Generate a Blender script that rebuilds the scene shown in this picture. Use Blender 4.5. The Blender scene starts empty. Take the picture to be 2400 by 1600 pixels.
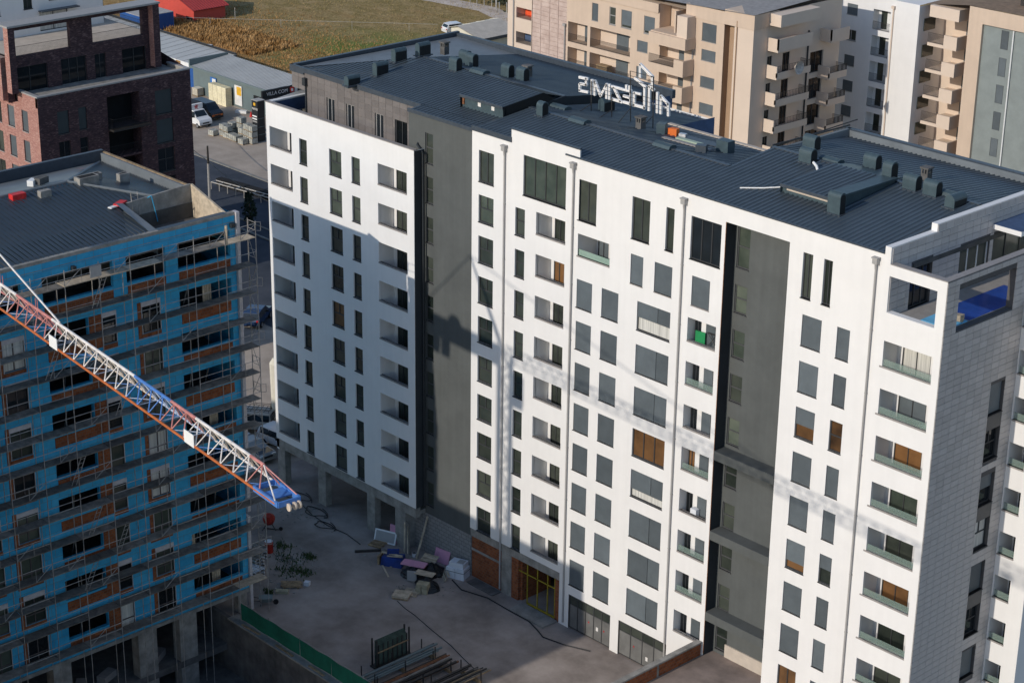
import bpy, math, random
from mathutils import Vector, Matrix
random.seed(7)
SC = bpy.context.scene
COL = SC.collection
# ---------------------------------------------------------------- camera
def set_camera():
    yaw, pitch, roll = -0.81347998, 0.38023089, 0.01353474
    f = Vector((math.cos(pitch)*math.sin(yaw), math.cos(pitch)*math.cos(yaw), -math.sin(pitch)))
    r = Vector((math.cos(yaw), -math.sin(yaw), 0)); u = r.cross(f)
    c, s = math.cos(roll), math.sin(roll)
    r2 = c*r+s*u; u2 = -s*r+c*u
    cam = bpy.data.cameras.new('camera'); cam.sensor_width = 36; cam.lens = 36*4771.7/2400
    cam.clip_start = 1; cam.clip_end = 4000
    o = bpy.data.objects.new('camera', cam); COL.objects.link(o)
    M = Matrix((r2, u2, -f)).transposed().to_4x4(); M.translation = (60.774, -90.765, 72.953)
    o.matrix_world = M; SC.camera = o
set_camera()
# ---------------------------------------------------------------- world and sun
SUN_DIR = Vector((.043, 1, -.45)).normalized()          # direction the light travels
w = bpy.data.worlds.new('World'); SC.world = w; w.use_nodes = True
nt = w.node_tree; bg = nt.nodes['Background']
sky = nt.nodes.new('ShaderNodeTexSky'); sky.sky_type = 'NISHITA'; sky.sun_disc = False
sky.sun_elevation = math.asin(-SUN_DIR.z)
sky.sun_rotation = math.atan2(-SUN_DIR.x, -SUN_DIR.y)
sky.air_density = 1.0; sky.dust_density = .4; sky.ozone_density = 2.2
nt.links.new(sky.outputs[0], bg.inputs[0]); bg.inputs[1].default_value = .15
sl = bpy.data.lights.new('sun', 'SUN'); sl.energy = 3.05; sl.angle = math.radians(.5); sl.color = (1, .915, .80)
so = bpy.data.objects.new('sun', sl); COL.objects.link(so)
so.rotation_euler = SUN_DIR.to_track_quat('-Z', 'Y').to_euler(); so.location = (0, -100, 120)
SC.view_settings.view_transform = 'Standard'; SC.view_settings.look = 'None'
SC.view_settings.gamma = 1; SC.view_settings.exposure = -0.14
SC.view_settings.use_curve_mapping = False
SC.cycles.max_bounces = 5; SC.cycles.diffuse_bounces = 3; SC.cycles.glossy_bounces = 3
SC.cycles.transparent_max_bounces = 6; SC.cycles.caustics_reflective = False; SC.cycles.caustics_refractive = False
# ---------------------------------------------------------------- materials
MATS = {}
def mat(name, col, rough=.75, var=.12, scale=1.5, bump=0, bscale=20, metal=0, spec=.4, streak=0, col2=None, rnd=0, stretch=(1, 1, 1), contrast=(.35, .65)):
    m = bpy.data.materials.new(name); m.use_nodes = True; MATS[name] = m
    n = m.node_tree.nodes; L = m.node_tree.links; P = n['Principled BSDF']
    P.inputs['Roughness'].default_value = rough; P.inputs['Metallic'].default_value = metal
    P.inputs['Specular IOR Level'].default_value = spec
    g = n.new('ShaderNodeNewGeometry'); mp = n.new('ShaderNodeMapping'); mp.inputs['Scale'].default_value = stretch
    L.new(g.outputs['Position'], mp.inputs[0])
    t = n.new('ShaderNodeTexNoise'); t.inputs['Scale'].default_value = scale; t.inputs['Detail'].default_value = 5; t.inputs['Roughness'].default_value = .65
    L.new(mp.outputs[0], t.inputs['Vector'])
    r = n.new('ShaderNodeValToRGB'); r.color_ramp.elements[0].position, r.color_ramp.elements[1].position = contrast
    a = tuple(max(0, c*(1-var)) for c in col); b = tuple(min(1, c*(1+var)) for c in (col2 or col))
    if col2: a = col; b = col2
    r.color_ramp.elements[0].color = (*a, 1); r.color_ramp.elements[1].color = (*b, 1)
    L.new(t.outputs['Fac'], r.inputs[0]); out = r.outputs[0]
    if streak:
        mp2 = n.new('ShaderNodeMapping'); mp2.inputs['Scale'].default_value = (2.2, 2.2, .07)
        L.new(g.outputs['Position'], mp2.inputs[0])
        t2 = n.new('ShaderNodeTexNoise'); t2.inputs['Scale'].default_value = 1; t2.inputs['Detail'].default_value = 6
        L.new(mp2.outputs[0], t2.inputs['Vector'])
        rr = n.new('ShaderNodeMapRange'); rr.inputs[1].default_value = .35; rr.inputs[2].default_value = .75
        rr.inputs[3].default_value = 1; rr.inputs[4].default_value = 1-streak
        L.new(t2.outputs['Fac'], rr.inputs[0])
        mx = n.new('ShaderNodeMix'); mx.data_type = 'RGBA'; mx.blend_type = 'MULTIPLY'; mx.inputs[0].default_value = 1
        L.new(out, mx.inputs[6]); L.new(rr.outputs[0], mx.inputs[7]); out = mx.outputs[2]
    if rnd:
        oi = n.new('ShaderNodeObjectInfo'); rr = n.new('ShaderNodeMapRange'); rr.inputs[3].default_value = 1-rnd; rr.inputs[4].default_value = 1+rnd
        L.new(oi.outputs['Random'], rr.inputs[0])
        mx = n.new('ShaderNodeMix'); mx.data_type = 'RGBA'; mx.blend_type = 'MULTIPLY'; mx.inputs[0].default_value = 1
        L.new(out, mx.inputs[6]); L.new(rr.outputs[0], mx.inputs[7]); out = mx.outputs[2]
    L.new(out, P.inputs['Base Color'])
    if bump:
        t3 = n.new('ShaderNodeTexNoise'); t3.inputs['Scale'].default_value = bscale; t3.inputs['Detail'].default_value = 4
        L.new(mp.outputs[0], t3.inputs['Vector'])
        bp = n.new('ShaderNodeBump'); bp.inputs['Strength'].default_value = bump; bp.inputs['Distance'].default_value = .03
        L.new(t3.outputs['Fac'], bp.inputs['Height']); L.new(bp.outputs[0], P.inputs['Normal'])
    return m
def brick_mat(name, cols, mortar, bw, bh, axis, rough=.85, msize=.012, bump=.4, noise=.5):
    """bricks laid in real size; axis 'x' for faces looking along Y, 'y' for faces looking along X"""
    m = bpy.data.materials.new(name); m.use_nodes = True; MATS[name] = m
    n = m.node_tree.nodes; L = m.node_tree.links; P = n['Principled BSDF']; P.inputs['Roughness'].default_value = rough
    P.inputs['Specular IOR Level'].default_value = .25
    g = n.new('ShaderNodeNewGeometry'); sp = n.new('ShaderNodeSeparateXYZ'); L.new(g.outputs['Position'], sp.inputs[0])
    cb = n.new('ShaderNodeCombineXYZ')
    if axis == 'xy':
        ad = n.new('ShaderNodeMath'); ad.operation = 'ADD'; L.new(sp.outputs[0], ad.inputs[0]); L.new(sp.outputs[1], ad.inputs[1]); L.new(ad.outputs[0], cb.inputs[0])
    else:
        L.new(sp.outputs['X' if axis == 'x' else 'Y'], cb.inputs[0])
    L.new(sp.outputs['Z'], cb.inputs[1])
    b = n.new('ShaderNodeTexBrick'); L.new(cb.outputs[0], b.inputs['Vector'])
    b.inputs['Scale'].default_value = 1; b.inputs['Brick Width'].default_value = bw; b.inputs['Row Height'].default_value = bh
    b.inputs['Mortar Size'].default_value = msize; b.inputs['Color1'].default_value = (0, 0, 0, 1); b.inputs['Color2'].default_value = (1, 1, 1, 1)
    b.inputs['Mortar'].default_value = (.5, .5, .5, 1); b.inputs['Mortar Smooth'].default_value = .3
    r = n.new('ShaderNodeValToRGB'); el = r.color_ramp.elements
    el[0].color = (*cols[0], 1); el[1].color = (*cols[-1], 1)
    for i, c in enumerate(cols[1:-1]): e = el.new((i+1)/(len(cols)-1)); e.color = (*c, 1)
    # per brick tone broken up by a coarse noise
    t = n.new('ShaderNodeTexNoise'); t.inputs['Scale'].default_value = 1.3; t.inputs['Detail'].default_value = 8; t.inputs['Roughness'].default_value = .75
    L.new(g.outputs['Position'], t.inputs['Vector'])
    rgb = n.new('ShaderNodeSeparateColor'); L.new(b.outputs['Color'], rgb.inputs[0])
    mm = n.new('ShaderNodeMath'); mm.operation = 'MULTIPLY_ADD'; mm.inputs[1].default_value = 1-noise; 
    t2 = n.new('ShaderNodeMath'); t2.operation = 'MULTIPLY_ADD'; t2.inputs[1].default_value = noise*2.2; t2.inputs[2].default_value = -noise*.6
    L.new(t.outputs['Fac'], t2.inputs[0]); L.new(rgb.outputs[0], mm.inputs[0]); L.new(t2.outputs[0], mm.inputs[2]); L.new(mm.outputs[0], r.inputs[0])
    mx = n.new('ShaderNodeMix'); mx.data_type = 'RGBA'; L.new(b.outputs['Fac'], mx.inputs[0]); L.new(r.outputs[0], mx.inputs[6]); mx.inputs[7].default_value = (*mortar, 1)
    L.new(mx.outputs[2], P.inputs['Base Color'])
    bp = n.new('ShaderNodeBump'); bp.inputs['Strength'].default_value = bump; bp.inputs['Distance'].default_value = .02; bp.invert = True
    L.new(b.outputs['Fac'], bp.inputs['Height']); L.new(bp.outputs[0], P.inputs['Normal'])
    return m
def slat_mat(name, col, pitch=.055, rough=.5):
    m = mat(name, col, rough, .1, .9, rnd=.22)
    n = m.node_tree.nodes; L = m.node_tree.links; P = n['Principled BSDF']
    g = n.new('ShaderNodeNewGeometry'); sp = n.new('ShaderNodeSeparateXYZ'); L.new(g.outputs['Position'], sp.inputs[0])
    a = n.new('ShaderNodeMath'); a.operation = 'MULTIPLY'; a.inputs[1].default_value = 1/pitch; L.new(sp.outputs['Z'], a.inputs[0])
    b = n.new('ShaderNodeMath'); b.operation = 'PINGPONG'; b.inputs[1].default_value = .5; L.new(a.outputs[0], b.inputs[0])
    bp = n.new('ShaderNodeBump'); bp.inputs['Strength'].default_value = .5; bp.inputs['Distance'].default_value = .02
    L.new(b.outputs[0], bp.inputs['Height']); L.new(bp.outputs[0], P.inputs['Normal'])
    return m
def glass_mat(name, c1, c2, rough=.06):
    m = bpy.data.materials.new(name); m.use_nodes = True; MATS[name] = m
    n = m.node_tree.nodes; L = m.node_tree.links; P = n['Principled BSDF']
    P.inputs['Roughness'].default_value = rough; P.inputs['IOR'].default_value = 1.5
    oi = n.new('ShaderNodeObjectInfo'); r = n.new('ShaderNodeValToRGB')
    r.color_ramp.elements[0].color = (*c1, 1); r.color_ramp.elements[1].color = (*c2, 1)
    g = n.new('ShaderNodeNewGeometry'); t = n.new('ShaderNodeTexNoise'); t.inputs['Scale'].default_value = .9; t.inputs['Detail'].default_value = 3
    L.new(g.outputs['Position'], t.inputs['Vector'])
    ad = n.new('ShaderNodeMath'); ad.operation = 'MULTIPLY_ADD'; ad.inputs[1].default_value = .9; ad.inputs[2].default_value = -.3
    L.new(t.outputs['Fac'], ad.inputs[0])
    a2 = n.new('ShaderNodeMath'); a2.operation = 'MULTIPLY_ADD'; a2.inputs[1].default_value = .75; L.new(oi.outputs['Random'], a2.inputs[0]); L.new(ad.outputs[0], a2.inputs[2])
    L.new(a2.outputs[0], r.inputs[0]); L.new(r.outputs[0], P.inputs['Base Color'])
    bp = n.new('ShaderNodeBump'); bp.inputs['Strength'].default_value = .05; bp.inputs['Distance'].default_value = .05
    t3 = n.new('ShaderNodeTexNoise'); t3.inputs['Scale'].default_value = .6; L.new(g.outputs['Position'], t3.inputs['Vector'])
    L.new(t3.outputs['Fac'], bp.inputs['Height']); L.new(bp.outputs[0], P.inputs['Normal'])
    return m
mat('white_plaster', (.79, .775, .76), .9, .025, .5, streak=.035, spec=.2, bump=.05, bscale=60)
mat('white_paint', (.78, .78, .77), .6, .05, 2)
mat('grey_plaster', (.105, .112, .11), .9, .08, .5, streak=.10, spec=.2)
mat('shaded_plaster', (.028, .034, .04), .8, .1, 1)  # shade of the +X side faces is put into this colour
mat('tile_stone', (.50, .465, .445), .5, .05, 3, rnd=.09)
mat('tile_joint', (.10, .095, .095), .9)
mat('cladding', (.165, .148, .142), .6, .07, 2, rnd=.13)
mat('cladding_joint', (.22, .20, .19), .9)
mat('roof_metal', (.064, .084, .102), .42, .10, .7, spec=.5, streak=.0, rnd=0)
mat('roof_light', (.17, .19, .205), .45, .12, .6)
mat('flashing', (.055, .068, .085), .4, .12, 3)
mat('vent_metal', (.055, .085, .10), .45, .12, 3)
mat('vent_dark', (.008, .01, .012), .7)
mat('anthracite', (.045, .047, .05), .5, .1, 4)
mat('frame_grey', (.075, .077, .08), .5, .1, 4)
mat('sill_stone', (.30, .275, .26), .7, .1, 5)
slat_mat('shutter', (.105, .125, .138))
slat_mat('shutter_dark', (.035, .05, .056))
glass_mat('glass', (.012, .018, .016), (.075, .085, .07))
glass_mat('glass_warm', (.03, .02, .014), (.30, .15, .06), .1)
glass_mat('glass_green', (.02, .032, .026), (.13, .15, .12), .1)
glass_mat('glass_dark', (.005, .007, .008), (.02, .025, .03))
def thin_glass(name, col, alpha):
    m = mat(name, col, .12, .05, 1, spec=.5); n = m.node_tree.nodes; L = m.node_tree.links
    tr = n.new('ShaderNodeBsdfTransparent'); mx = n.new('ShaderNodeMixShader'); mx.inputs[0].default_value = alpha
    L.new(tr.outputs[0], mx.inputs[1]); L.new(n['Principled BSDF'].outputs[0], mx.inputs[2]); L.new(mx.outputs[0], n['Material Output'].inputs[0])
thin_glass('rail_glass', (.30, .40, .35), .33)
thin_glass('green_glass', (.36, .50, .42), .65)
mat('curtain', (.55, .54, .50), .9, .25, 9, stretch=(1, 1, .02))
mat('pipe_grey', (.36, .35, .34), .5, .06, 3)
mat('pipe_dark', (.03, .035, .04), .5)
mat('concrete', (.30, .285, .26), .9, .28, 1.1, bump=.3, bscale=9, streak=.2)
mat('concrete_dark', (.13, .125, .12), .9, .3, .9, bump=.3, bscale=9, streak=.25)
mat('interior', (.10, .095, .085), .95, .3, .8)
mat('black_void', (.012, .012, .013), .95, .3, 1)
mat('blue_coat_or_shade', (.06, .10, .19), .7, .2, 1)
mat('pool_blue', (.02, .07, .33), .25, .15, 1)
mat('pool_light', (.16, .50, .78), .3, .1, 1)
mat('terrace_floor', (.32, .30, .28), .8, .1, 2)
mat('beige_plaster', (.52, .45, .38), .9, .1, 1)
mat('sign_white', (.85, .83, .82), .5, .03, 2)
mat('steel_dark', (.035, .033, .032), .5, .3, 3)
mat('rust', (.20, .085, .04), .8, .4, 5)
# ---------------------------------------------------------------- mesh building
ORG = {}
class B:
    def __init__(s): s.v = []; s.f = []; s.mi = []; s.m = 0
    def poly(s, pts):
        i = len(s.v); s.v += [tuple(p) for p in pts]; s.f.append(tuple(range(i, i+len(pts)))); s.mi.append(s.m); return s
    def box(s, x0, y0, z0, x1, y1, z1):
        i = len(s.v)
        s.v += [(x0,y0,z0),(x1,y0,z0),(x1,y1,z0),(x0,y1,z0),(x0,y0,z1),(x1,y0,z1),(x1,y1,z1),(x0,y1,z1)]
        for q in ((0,3,2,1),(4,5,6,7),(0,1,5,4),(1,2,6,5),(2,3,7,6),(3,0,4,7)): s.f.append(tuple(i+k for k in q)); s.mi.append(s.m)
        return s
    def cbox(s, c, d, rz=0, tilt=None):
        """box centred at c (bottom centre), size d, turned by rz"""
        i = len(s.v); M = Matrix.Rotation(rz, 3, 'Z')
        if tilt: M = M @ tilt
        for z in (0, d[2]):
            for x, y in ((-1,-1),(1,-1),(1,1),(-1,1)):
                s.v.append(tuple(Vector(c)+M @ Vector((x*d[0]/2, y*d[1]/2, z))))
        for q in ((0,3,2,1),(4,5,6,7),(0,1,5,4),(1,2,6,5),(2,3,7,6),(3,0,4,7)): s.f.append(tuple(i+k for k in q)); s.mi.append(s.m)
        return s
    def prism(s, pts, a, b):
        """two equal-length rings of 3-D points joined"""
    def ring(s, r0, r1, caps=True):
        i = len(s.v); n = len(r0); s.v += [tuple(p) for p in r0]+[tuple(p) for p in r1]
        for k in range(n): s.f.append((i+k, i+(k+1) % n, i+n+(k+1) % n, i+n+k)); s.mi.append(s.m)
        if caps: s.f.append(tuple(i+k for k in reversed(range(n)))); s.f.append(tuple(i+n+k for k in range(n))); s.mi += [s.m, s.m]
        return s
    def tube(s, p0, p1, r, n=6, r1=None):
        p0, p1 = Vector(p0), Vector(p1); d = (p1-p0).normalized(); a = d.orthogonal().normalized(); b = d.cross(a)
        q = lambda p, R: [p+R*(math.cos(t)*a+math.sin(t)*b) for t in (2*math.pi*k/n for k in range(n))]
        return s.ring(q(p0, r), q(p1, r if r1 is None else r1))
    def path(s, pts, r, n=5):
        for a, b in zip(pts[:-1], pts[1:]): s.tube(a, b, r, n)
        return s
    def mesh(s, name, mats, off=(0, 0, 0), smooth=False):
        me = bpy.data.meshes.new(name); ox, oy, oz = off
        me.from_pydata([(x-ox, y-oy, z-oz) for x, y, z in s.v], [], s.f)
        for m in (mats if isinstance(mats, (list, tuple)) else [mats]): me.materials.append(MATS[m])
        if any(s.mi): me.polygons.foreach_set('material_index', s.mi)
        if smooth: me.polygons.foreach_set('use_smooth', [True]*len(me.polygons))
        me.update(); return me
    def build(s, name, mats, parent=None, kind=None, smooth=False, loc=None, at=None):
        off = ORG[parent.name] if parent else ((0, 0, 0) if at else (loc or (0, 0, 0)))
        o = bpy.data.objects.new(name, s.mesh(name, mats, off, smooth)); COL.objects.link(o)
        if parent: o.parent = parent
        elif at or loc: o.location = at or loc
        ORG[o.name] = tuple(off)
        if kind: o['kind'] = kind
        return o
def tag(o, label, cat, group=None, kind=None):
    o['label'] = label; o['category'] = cat
    if group: o['group'] = group
    if kind: o['kind'] = kind
    return o
def thing(name, label, cat, loc, rz=0, group=None, local=False):
    o = bpy.data.objects.new(name, None); COL.objects.link(o); o.empty_display_size = .5
    o.location = loc; o.rotation_euler = (0, 0, rz); ORG[o.name] = (0, 0, 0) if local else tuple(loc)
    return tag(o, label, cat, group)
def inst(name, me, parent, loc, rot=None, scale=None):
    """an object that shares a mesh; loc in world (or the thing's local) coordinates"""
    o = bpy.data.objects.new(name, me); COL.objects.link(o); o.parent = parent
    g = ORG[parent.name]; o.location = (loc[0]-g[0], loc[1]-g[1], loc[2]-g[2])
    if rot is not None: o.rotation_mode = 'QUATERNION'; o.rotation_quaternion = rot
    if scale: o.scale = scale
    ORG[o.name] = tuple(loc)
    return o
def copy_tree(o, label=None, loc=None, rz=None):
    def cp(a, p):
        c = a.copy(); COL.objects.link(c); c.parent = p; ORG[c.name] = ORG.get(a.name, (0, 0, 0))
        for ch in a.children: cp(ch, c)
        return c
    c = cp(o, None)
    if label: c['label'] = label
    if loc: c.location = loc
    if rz is not None: c.rotation_euler = (0, 0, rz)
    return c
UNIT = {}
def rod(name, p0, p1, r, m, parent, n=6):
    k = (m, n)
    if k not in UNIT: UNIT[k] = B().tube((0,0,0), (0,0,1), 1, n).mesh('rod', m)
    p0, p1 = Vector(p0), Vector(p1); d = p1-p0
    return inst(name, UNIT[k], parent, p0, d.to_track_quat('Z', 'Y'), (r, r, d.length))
# faces of buildings: F = ('y', y0) looks along -Y, ('x', x0) looks along +X; d runs into the wall
def pt(F, u, v, d): return (u, F[1]+d, v) if F[0] == 'y' else (F[1]-d, u, v)
def fbox(b, F, u0, u1, v0, v1, d0, d1):
    p, q = pt(F, u0, v0, d0), pt(F, u1, v1, d1)
    return b.box(*[min(a, c) for a, c in zip(p, q)], *[max(a, c) for a, c in zip(p, q)])
def wall(b, F, u0, u1, v0, v1, holes=(), depth=.25, reveals=True):
    us = sorted({u0, u1, *[h[0] for h in holes], *[h[1] for h in holes]}); us = [u for u in us if u0 <= u <= u1]
    for a, c in zip(us[:-1], us[1:]):
        mid = (a+c)/2; cuts = sorted((h[2], h[3]) for h in holes if h[0] < mid < h[1])
        z = v0
        for h0, h1 in cuts+[(v1, v1)]:
            if h0 > z+1e-4: b.poly([pt(F, a, z, 0), pt(F, c, z, 0), pt(F, c, h0, 0), pt(F, a, h0, 0)])
            z = max(z, h1)
    if reveals:
        for h in holes:
            a, c, e, g = h[:4]; D = h[4] if len(h) > 4 else depth
            P = lambda u, v, d: pt(F, u, v, d)
            b.poly([P(a,e,0), P(a,g,0), P(a,g,D), P(a,e,D)]); b.poly([P(c,e,0), P(c,e,D), P(c,g,D), P(c,g,0)])
            b.poly([P(a,g,0), P(c,g,0), P(c,g,D), P(a,g,D)]); b.poly([P(a,e,0), P(a,e,D), P(c,e,D), P(c,e,0)])
    return b
WC = {}
def win(parent, F, u0, u1, v0, v1, style='T', d=.14, glass='glass', fr='anthracite', sill=True, fw=.07, shut=1.0, sillm='anthracite', name='window', sd=.05, shm='shutter'):
    """a window: frame with a pane (or shutter) and a sill; shares meshes between equals"""
    w, h = round(u1-u0, 2), round(v1-v0, 2); F0 = (F[0], 0.0); loc = pt(F, u0, v0, 0)
    def cached(k, fn):
        if k not in WC: WC[k] = fn()
        return WC[k]
    def frame():
        b = B(); e = d+.07
        fbox(b, F0, 0, fw, 0, h, d-.02, e); fbox(b, F0, w-fw, w, 0, h, d-.02, e)
        fbox(b, F0, fw, w-fw, 0, fw, d-.02, e); fbox(b, F0, fw, w-fw, h-fw, h, d-.02, e)
        ms = []; ts = []
        if 'T' in style: ts.append(h*.52)
        if 'B' in style: ts.append(h*.30)
        if 'M' in style:
            k = int(style[style.index('M')+1]); ms = [w*(i+1)/k for i in range(k-1)]
        for x in ms:
            fbox(b, F0, x-.035, x+.035, (h*.52+.04 if 'T' in style and w < 1.9 else fw), h-fw, d-.015, e-.01)
        for z in ts: fbox(b, F0, fw, w-fw, z-.04, z+.04, d-.015, e-.012)
        return b.mesh('window_frame', fr)
    o = inst(name, cached(('f', F[0], w, h, style, d, fr, fw), frame), parent, loc)
    sh = style.startswith('S')
    if not sh or shut < 1:
        inst('pane', cached(('p', F[0], w, h, d, glass), lambda: B().poly([pt(F0, 0, 0, d+.035), pt(F0, w, 0, d+.035), pt(F0, w, h, d+.035), pt(F0, 0, h, d+.035)]).mesh('pane', glass)), o, loc)
    if sh:
        n = 2 if 'D' in style else 1
        for i in range(n):
            s0 = .62 if n == 2 else 1
            a, c = ((.05, w*s0-.02), (w*s0+.02, w-.05))[i] if n == 2 else (.05, w-.05)
            z0 = h*(1-shut)+.03
            inst('shutter', cached(('s', F[0], w, h, d, i, n, shut, shm), lambda: fbox(B(), F0, a, c, z0, h-.02, d-.06, d-.03).mesh('shutter', shm)), o, loc)
    if sill:
        inst('sill', cached(('l', F[0], w, sd, d, sillm), lambda: fbox(B(), F0, -.03, w+.03, -.06, .0, -sd, d).mesh('sill', sillm)), o, loc)
    return o
def railing(b, p0, p1, h=1.0, n=None, r=.012, post=.02):
    """vertical-bar railing between two floor points, as bars in builder b"""
    p0, p1 = Vector(p0), Vector(p1); L = (p1-p0).length; n = n or max(2, int(L/.13))
    up = Vector((0, 0, h))
    b.tube(p0+up, p1+up, post, 4); b.tube(p0+up*.08, p1+up*.08, r*1.3, 4)
    for i in range(n+1):
        q = p0+(p1-p0)*i/n; b.tube(q+up*.05, q+up, post if i in (0, n) else r, 4)
# ================================================================ GROUND
def ground_mat():
    m = mat('earth', (.17, .145, .12), .95, .3, .25, col2=(.255, .225, .195), bump=.3, bscale=6, spec=.15)
    mat('yard', (.21, .178, .158), .95, .3, .22, col2=(.38, .33, .30), bump=.35, bscale=5, spec=.15)
    mat('shaded_asphalt', (.038, .048, .065), .95, .3, .18, col2=(.07, .08, .10), bump=.2, bscale=14, spec=.2)  # the road's shade is put into the colour, dark and bluish
    mat('lot', (.34, .285, .235), .95, .3, .3, col2=(.46, .39, .325), bump=.2, bscale=10, spec=.2)
    mat('pavement', (.24, .23, .21), .9, .2, 1)
    mat('gravel', (.48, .39, .32), .95, .3, .5, col2=(.68, .58, .49), bump=.4, bscale=8)
    # the field: dry brown grass with greener patches and mown streaks
    m = mat('field', (.28, .14, .045), 1, .3, .9, col2=(.52, .33, .16), bump=.8, bscale=3, spec=.05)
    n = m.node_tree.nodes; L = m.node_tree.links; P = n['Principled BSDF']; src = P.inputs['Base Color'].links[0].from_socket
    g = n.new('ShaderNodeNewGeometry')
    def nz(sc, lo, hi, stretch=(1, 1, 1), rot=0):
        mp = n.new('ShaderNodeMapping'); mp.inputs['Scale'].default_value = stretch; mp.inputs['Rotation'].default_value = (0, 0, rot); L.new(g.outputs['Position'], mp.inputs[0])
        t = n.new('ShaderNodeTexNoise'); t.inputs['Scale'].default_value = sc; t.inputs['Detail'].default_value = 6; t.inputs['Roughness'].default_value = .7
        L.new(mp.outputs[0], t.inputs['Vector']); r = n.new('ShaderNodeMapRange'); r.inputs[1].default_value = lo; r.inputs[2].default_value = hi
        L.new(t.outputs['Fac'], r.inputs[0]); return r.outputs[0]
    def mix(fac, a, b, ty='MIX'):
        x = n.new('ShaderNodeMix'); x.data_type = 'RGBA'; x.blend_type = ty; L.new(fac, x.inputs[0]) if not isinstance(fac, float) else setattr(x.inputs[0], 'default_value', fac)
        for k, s in ((6, a), (7, b)):
            if isinstance(s, tuple): x.inputs[k].default_value = (*s, 1)
            else: L.new(s, x.inputs[k])
        return x.outputs[2]
    sp = n.new('ShaderNodeSeparateXYZ'); L.new(g.outputs['Position'], sp.inputs[0])
    far = n.new('ShaderNodeMapRange'); far.inputs[1].default_value = 84; far.inputs[2].default_value = 100; L.new(sp.outputs['Y'], far.inputs[0])
    grn = mix(nz(.35, .35, .7), (.24, .19, .075), (.47, .345, .185))
    nearc = mix(nz(.12, .40, .62), src, grn)
    mm = n.new('ShaderNodeMath'); mm.operation = 'MULTIPLY'; L.new(nz(.10, .25, .5, (1, 2, 1), .5), mm.inputs[0]); L.new(far.outputs[0], mm.inputs[1])
    c = mix(mm.outputs[0], nearc, grn)
    # a lush strip behind the main block
    vd = n.new('ShaderNodeVectorMath'); vd.operation = 'DISTANCE'; vd.inputs[1].default_value = (-171, 97, 0); L.new(g.outputs['Position'], vd.inputs[0])
    rg = n.new('ShaderNodeMapRange'); rg.inputs[1].default_value = 18; rg.inputs[2].default_value = 6; L.new(vd.outputs['Value'], rg.inputs[0])
    m2 = n.new('ShaderNodeMath'); m2.operation = 'MULTIPLY'; L.new(nz(.22, .34, .56), m2.inputs[0]); L.new(rg.outputs[0], m2.inputs[1])
    c = mix(m2.outputs[0], c, (.17, .23, .06))
    c = mix(1.0, c, mix(nz(2.2, .3, .7), (.55, .52, .5), (1.25, 1.22, 1.15)), 'MULTIPLY')
    L.new(c, P.inputs['Base Color'])
ground_mat()
def sheet(name, m, x0, x1, y0, y1, z):
    return B().poly([(x0,y0,z),(x1,y0,z),(x1,y1,z),(x0,y1,z)]).build(name, m, kind='structure')
b = B()
px0, px1, py0, py1 = -62, -27, -52, -17.05
for x0, x1, y0, y1 in ((-1500,px0,-600,1500),(px1,900,-600,1500),(px0,px1,-600,py0),(px0,px1,py1,1500)):
    b.poly([(x0,y0,0),(x1,y0,0),(x1,y1,0),(x0,y1,0)])
b.build('ground', 'earth', kind='structure')
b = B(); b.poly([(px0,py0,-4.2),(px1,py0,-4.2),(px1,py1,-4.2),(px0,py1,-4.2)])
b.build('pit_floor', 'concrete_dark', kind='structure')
sheet('courtyard', 'yard', -64, -16.5, -17.04, 16, .004)
sheet('road', 'shaded_asphalt', -170, -64.02, 19.5, 48, .004)
sheet('lane', 'lot', -170, -64.02, -12, 19.48, .004)
sheet('parking_lot', 'lot', -200, -120, 48.02, 78, .004)
b = B(); b.box(-175, 47.6, 0, -118, 48.0, .10); b.box(-132, 34.8, 0, -100, 35.1, .12); b.box(-132, 36.9, 0, -100, 37.1, .12)
b.build('kerb', 'pavement', kind='structure')
sheet('field', 'field', -420, -100, 78.6, 420, .008)
pth = B(); 
for a, c in (((-230,119),(-192,129.5)), ((-192,129.5),(-181,131)), ((-181,131),(-150,121))):
    pth.poly([(a[0],a[1]-1.8,.016),(c[0],c[1]-1.8,.016),(c[0],c[1]+2.2,.016),(a[0],a[1]+2.2,.016)])
pth.build('gravel_path', 'gravel', kind='structure')
# retaining walls of the pit
rw = thing('retaining_wall', 'dark concrete retaining wall of the excavation below the green fence', 'retaining wall', (-36, -17, 0))
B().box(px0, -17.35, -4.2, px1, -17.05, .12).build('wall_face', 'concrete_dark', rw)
B().box(px0+16, -17.5, .12, px1, -16.55, .24).build('coping', 'concrete', rw)
B().box(px1, py0, -4.2, px1+.3, -17.05, .1).build('side_wall', 'concrete_dark', rw)

# ================================================================ MAIN WHITE APARTMENT BLOCK
AB = thing('apartment_building', 'long white apartment block with dark metal roof and two grey vertical strips', 'apartment building', (-31, 0, 0))
FL = ('y', -.93); FM = ('y', 0.0); FG = ('y', .05); FS = ('y', .95); FT = ('x', 0.0)
K9 = range(9)
def holes(u0, u1, v0, v1, ks, d=.25): return [(u0, u1, v0-3*k, v1-3*k, d) for k in ks]
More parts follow.
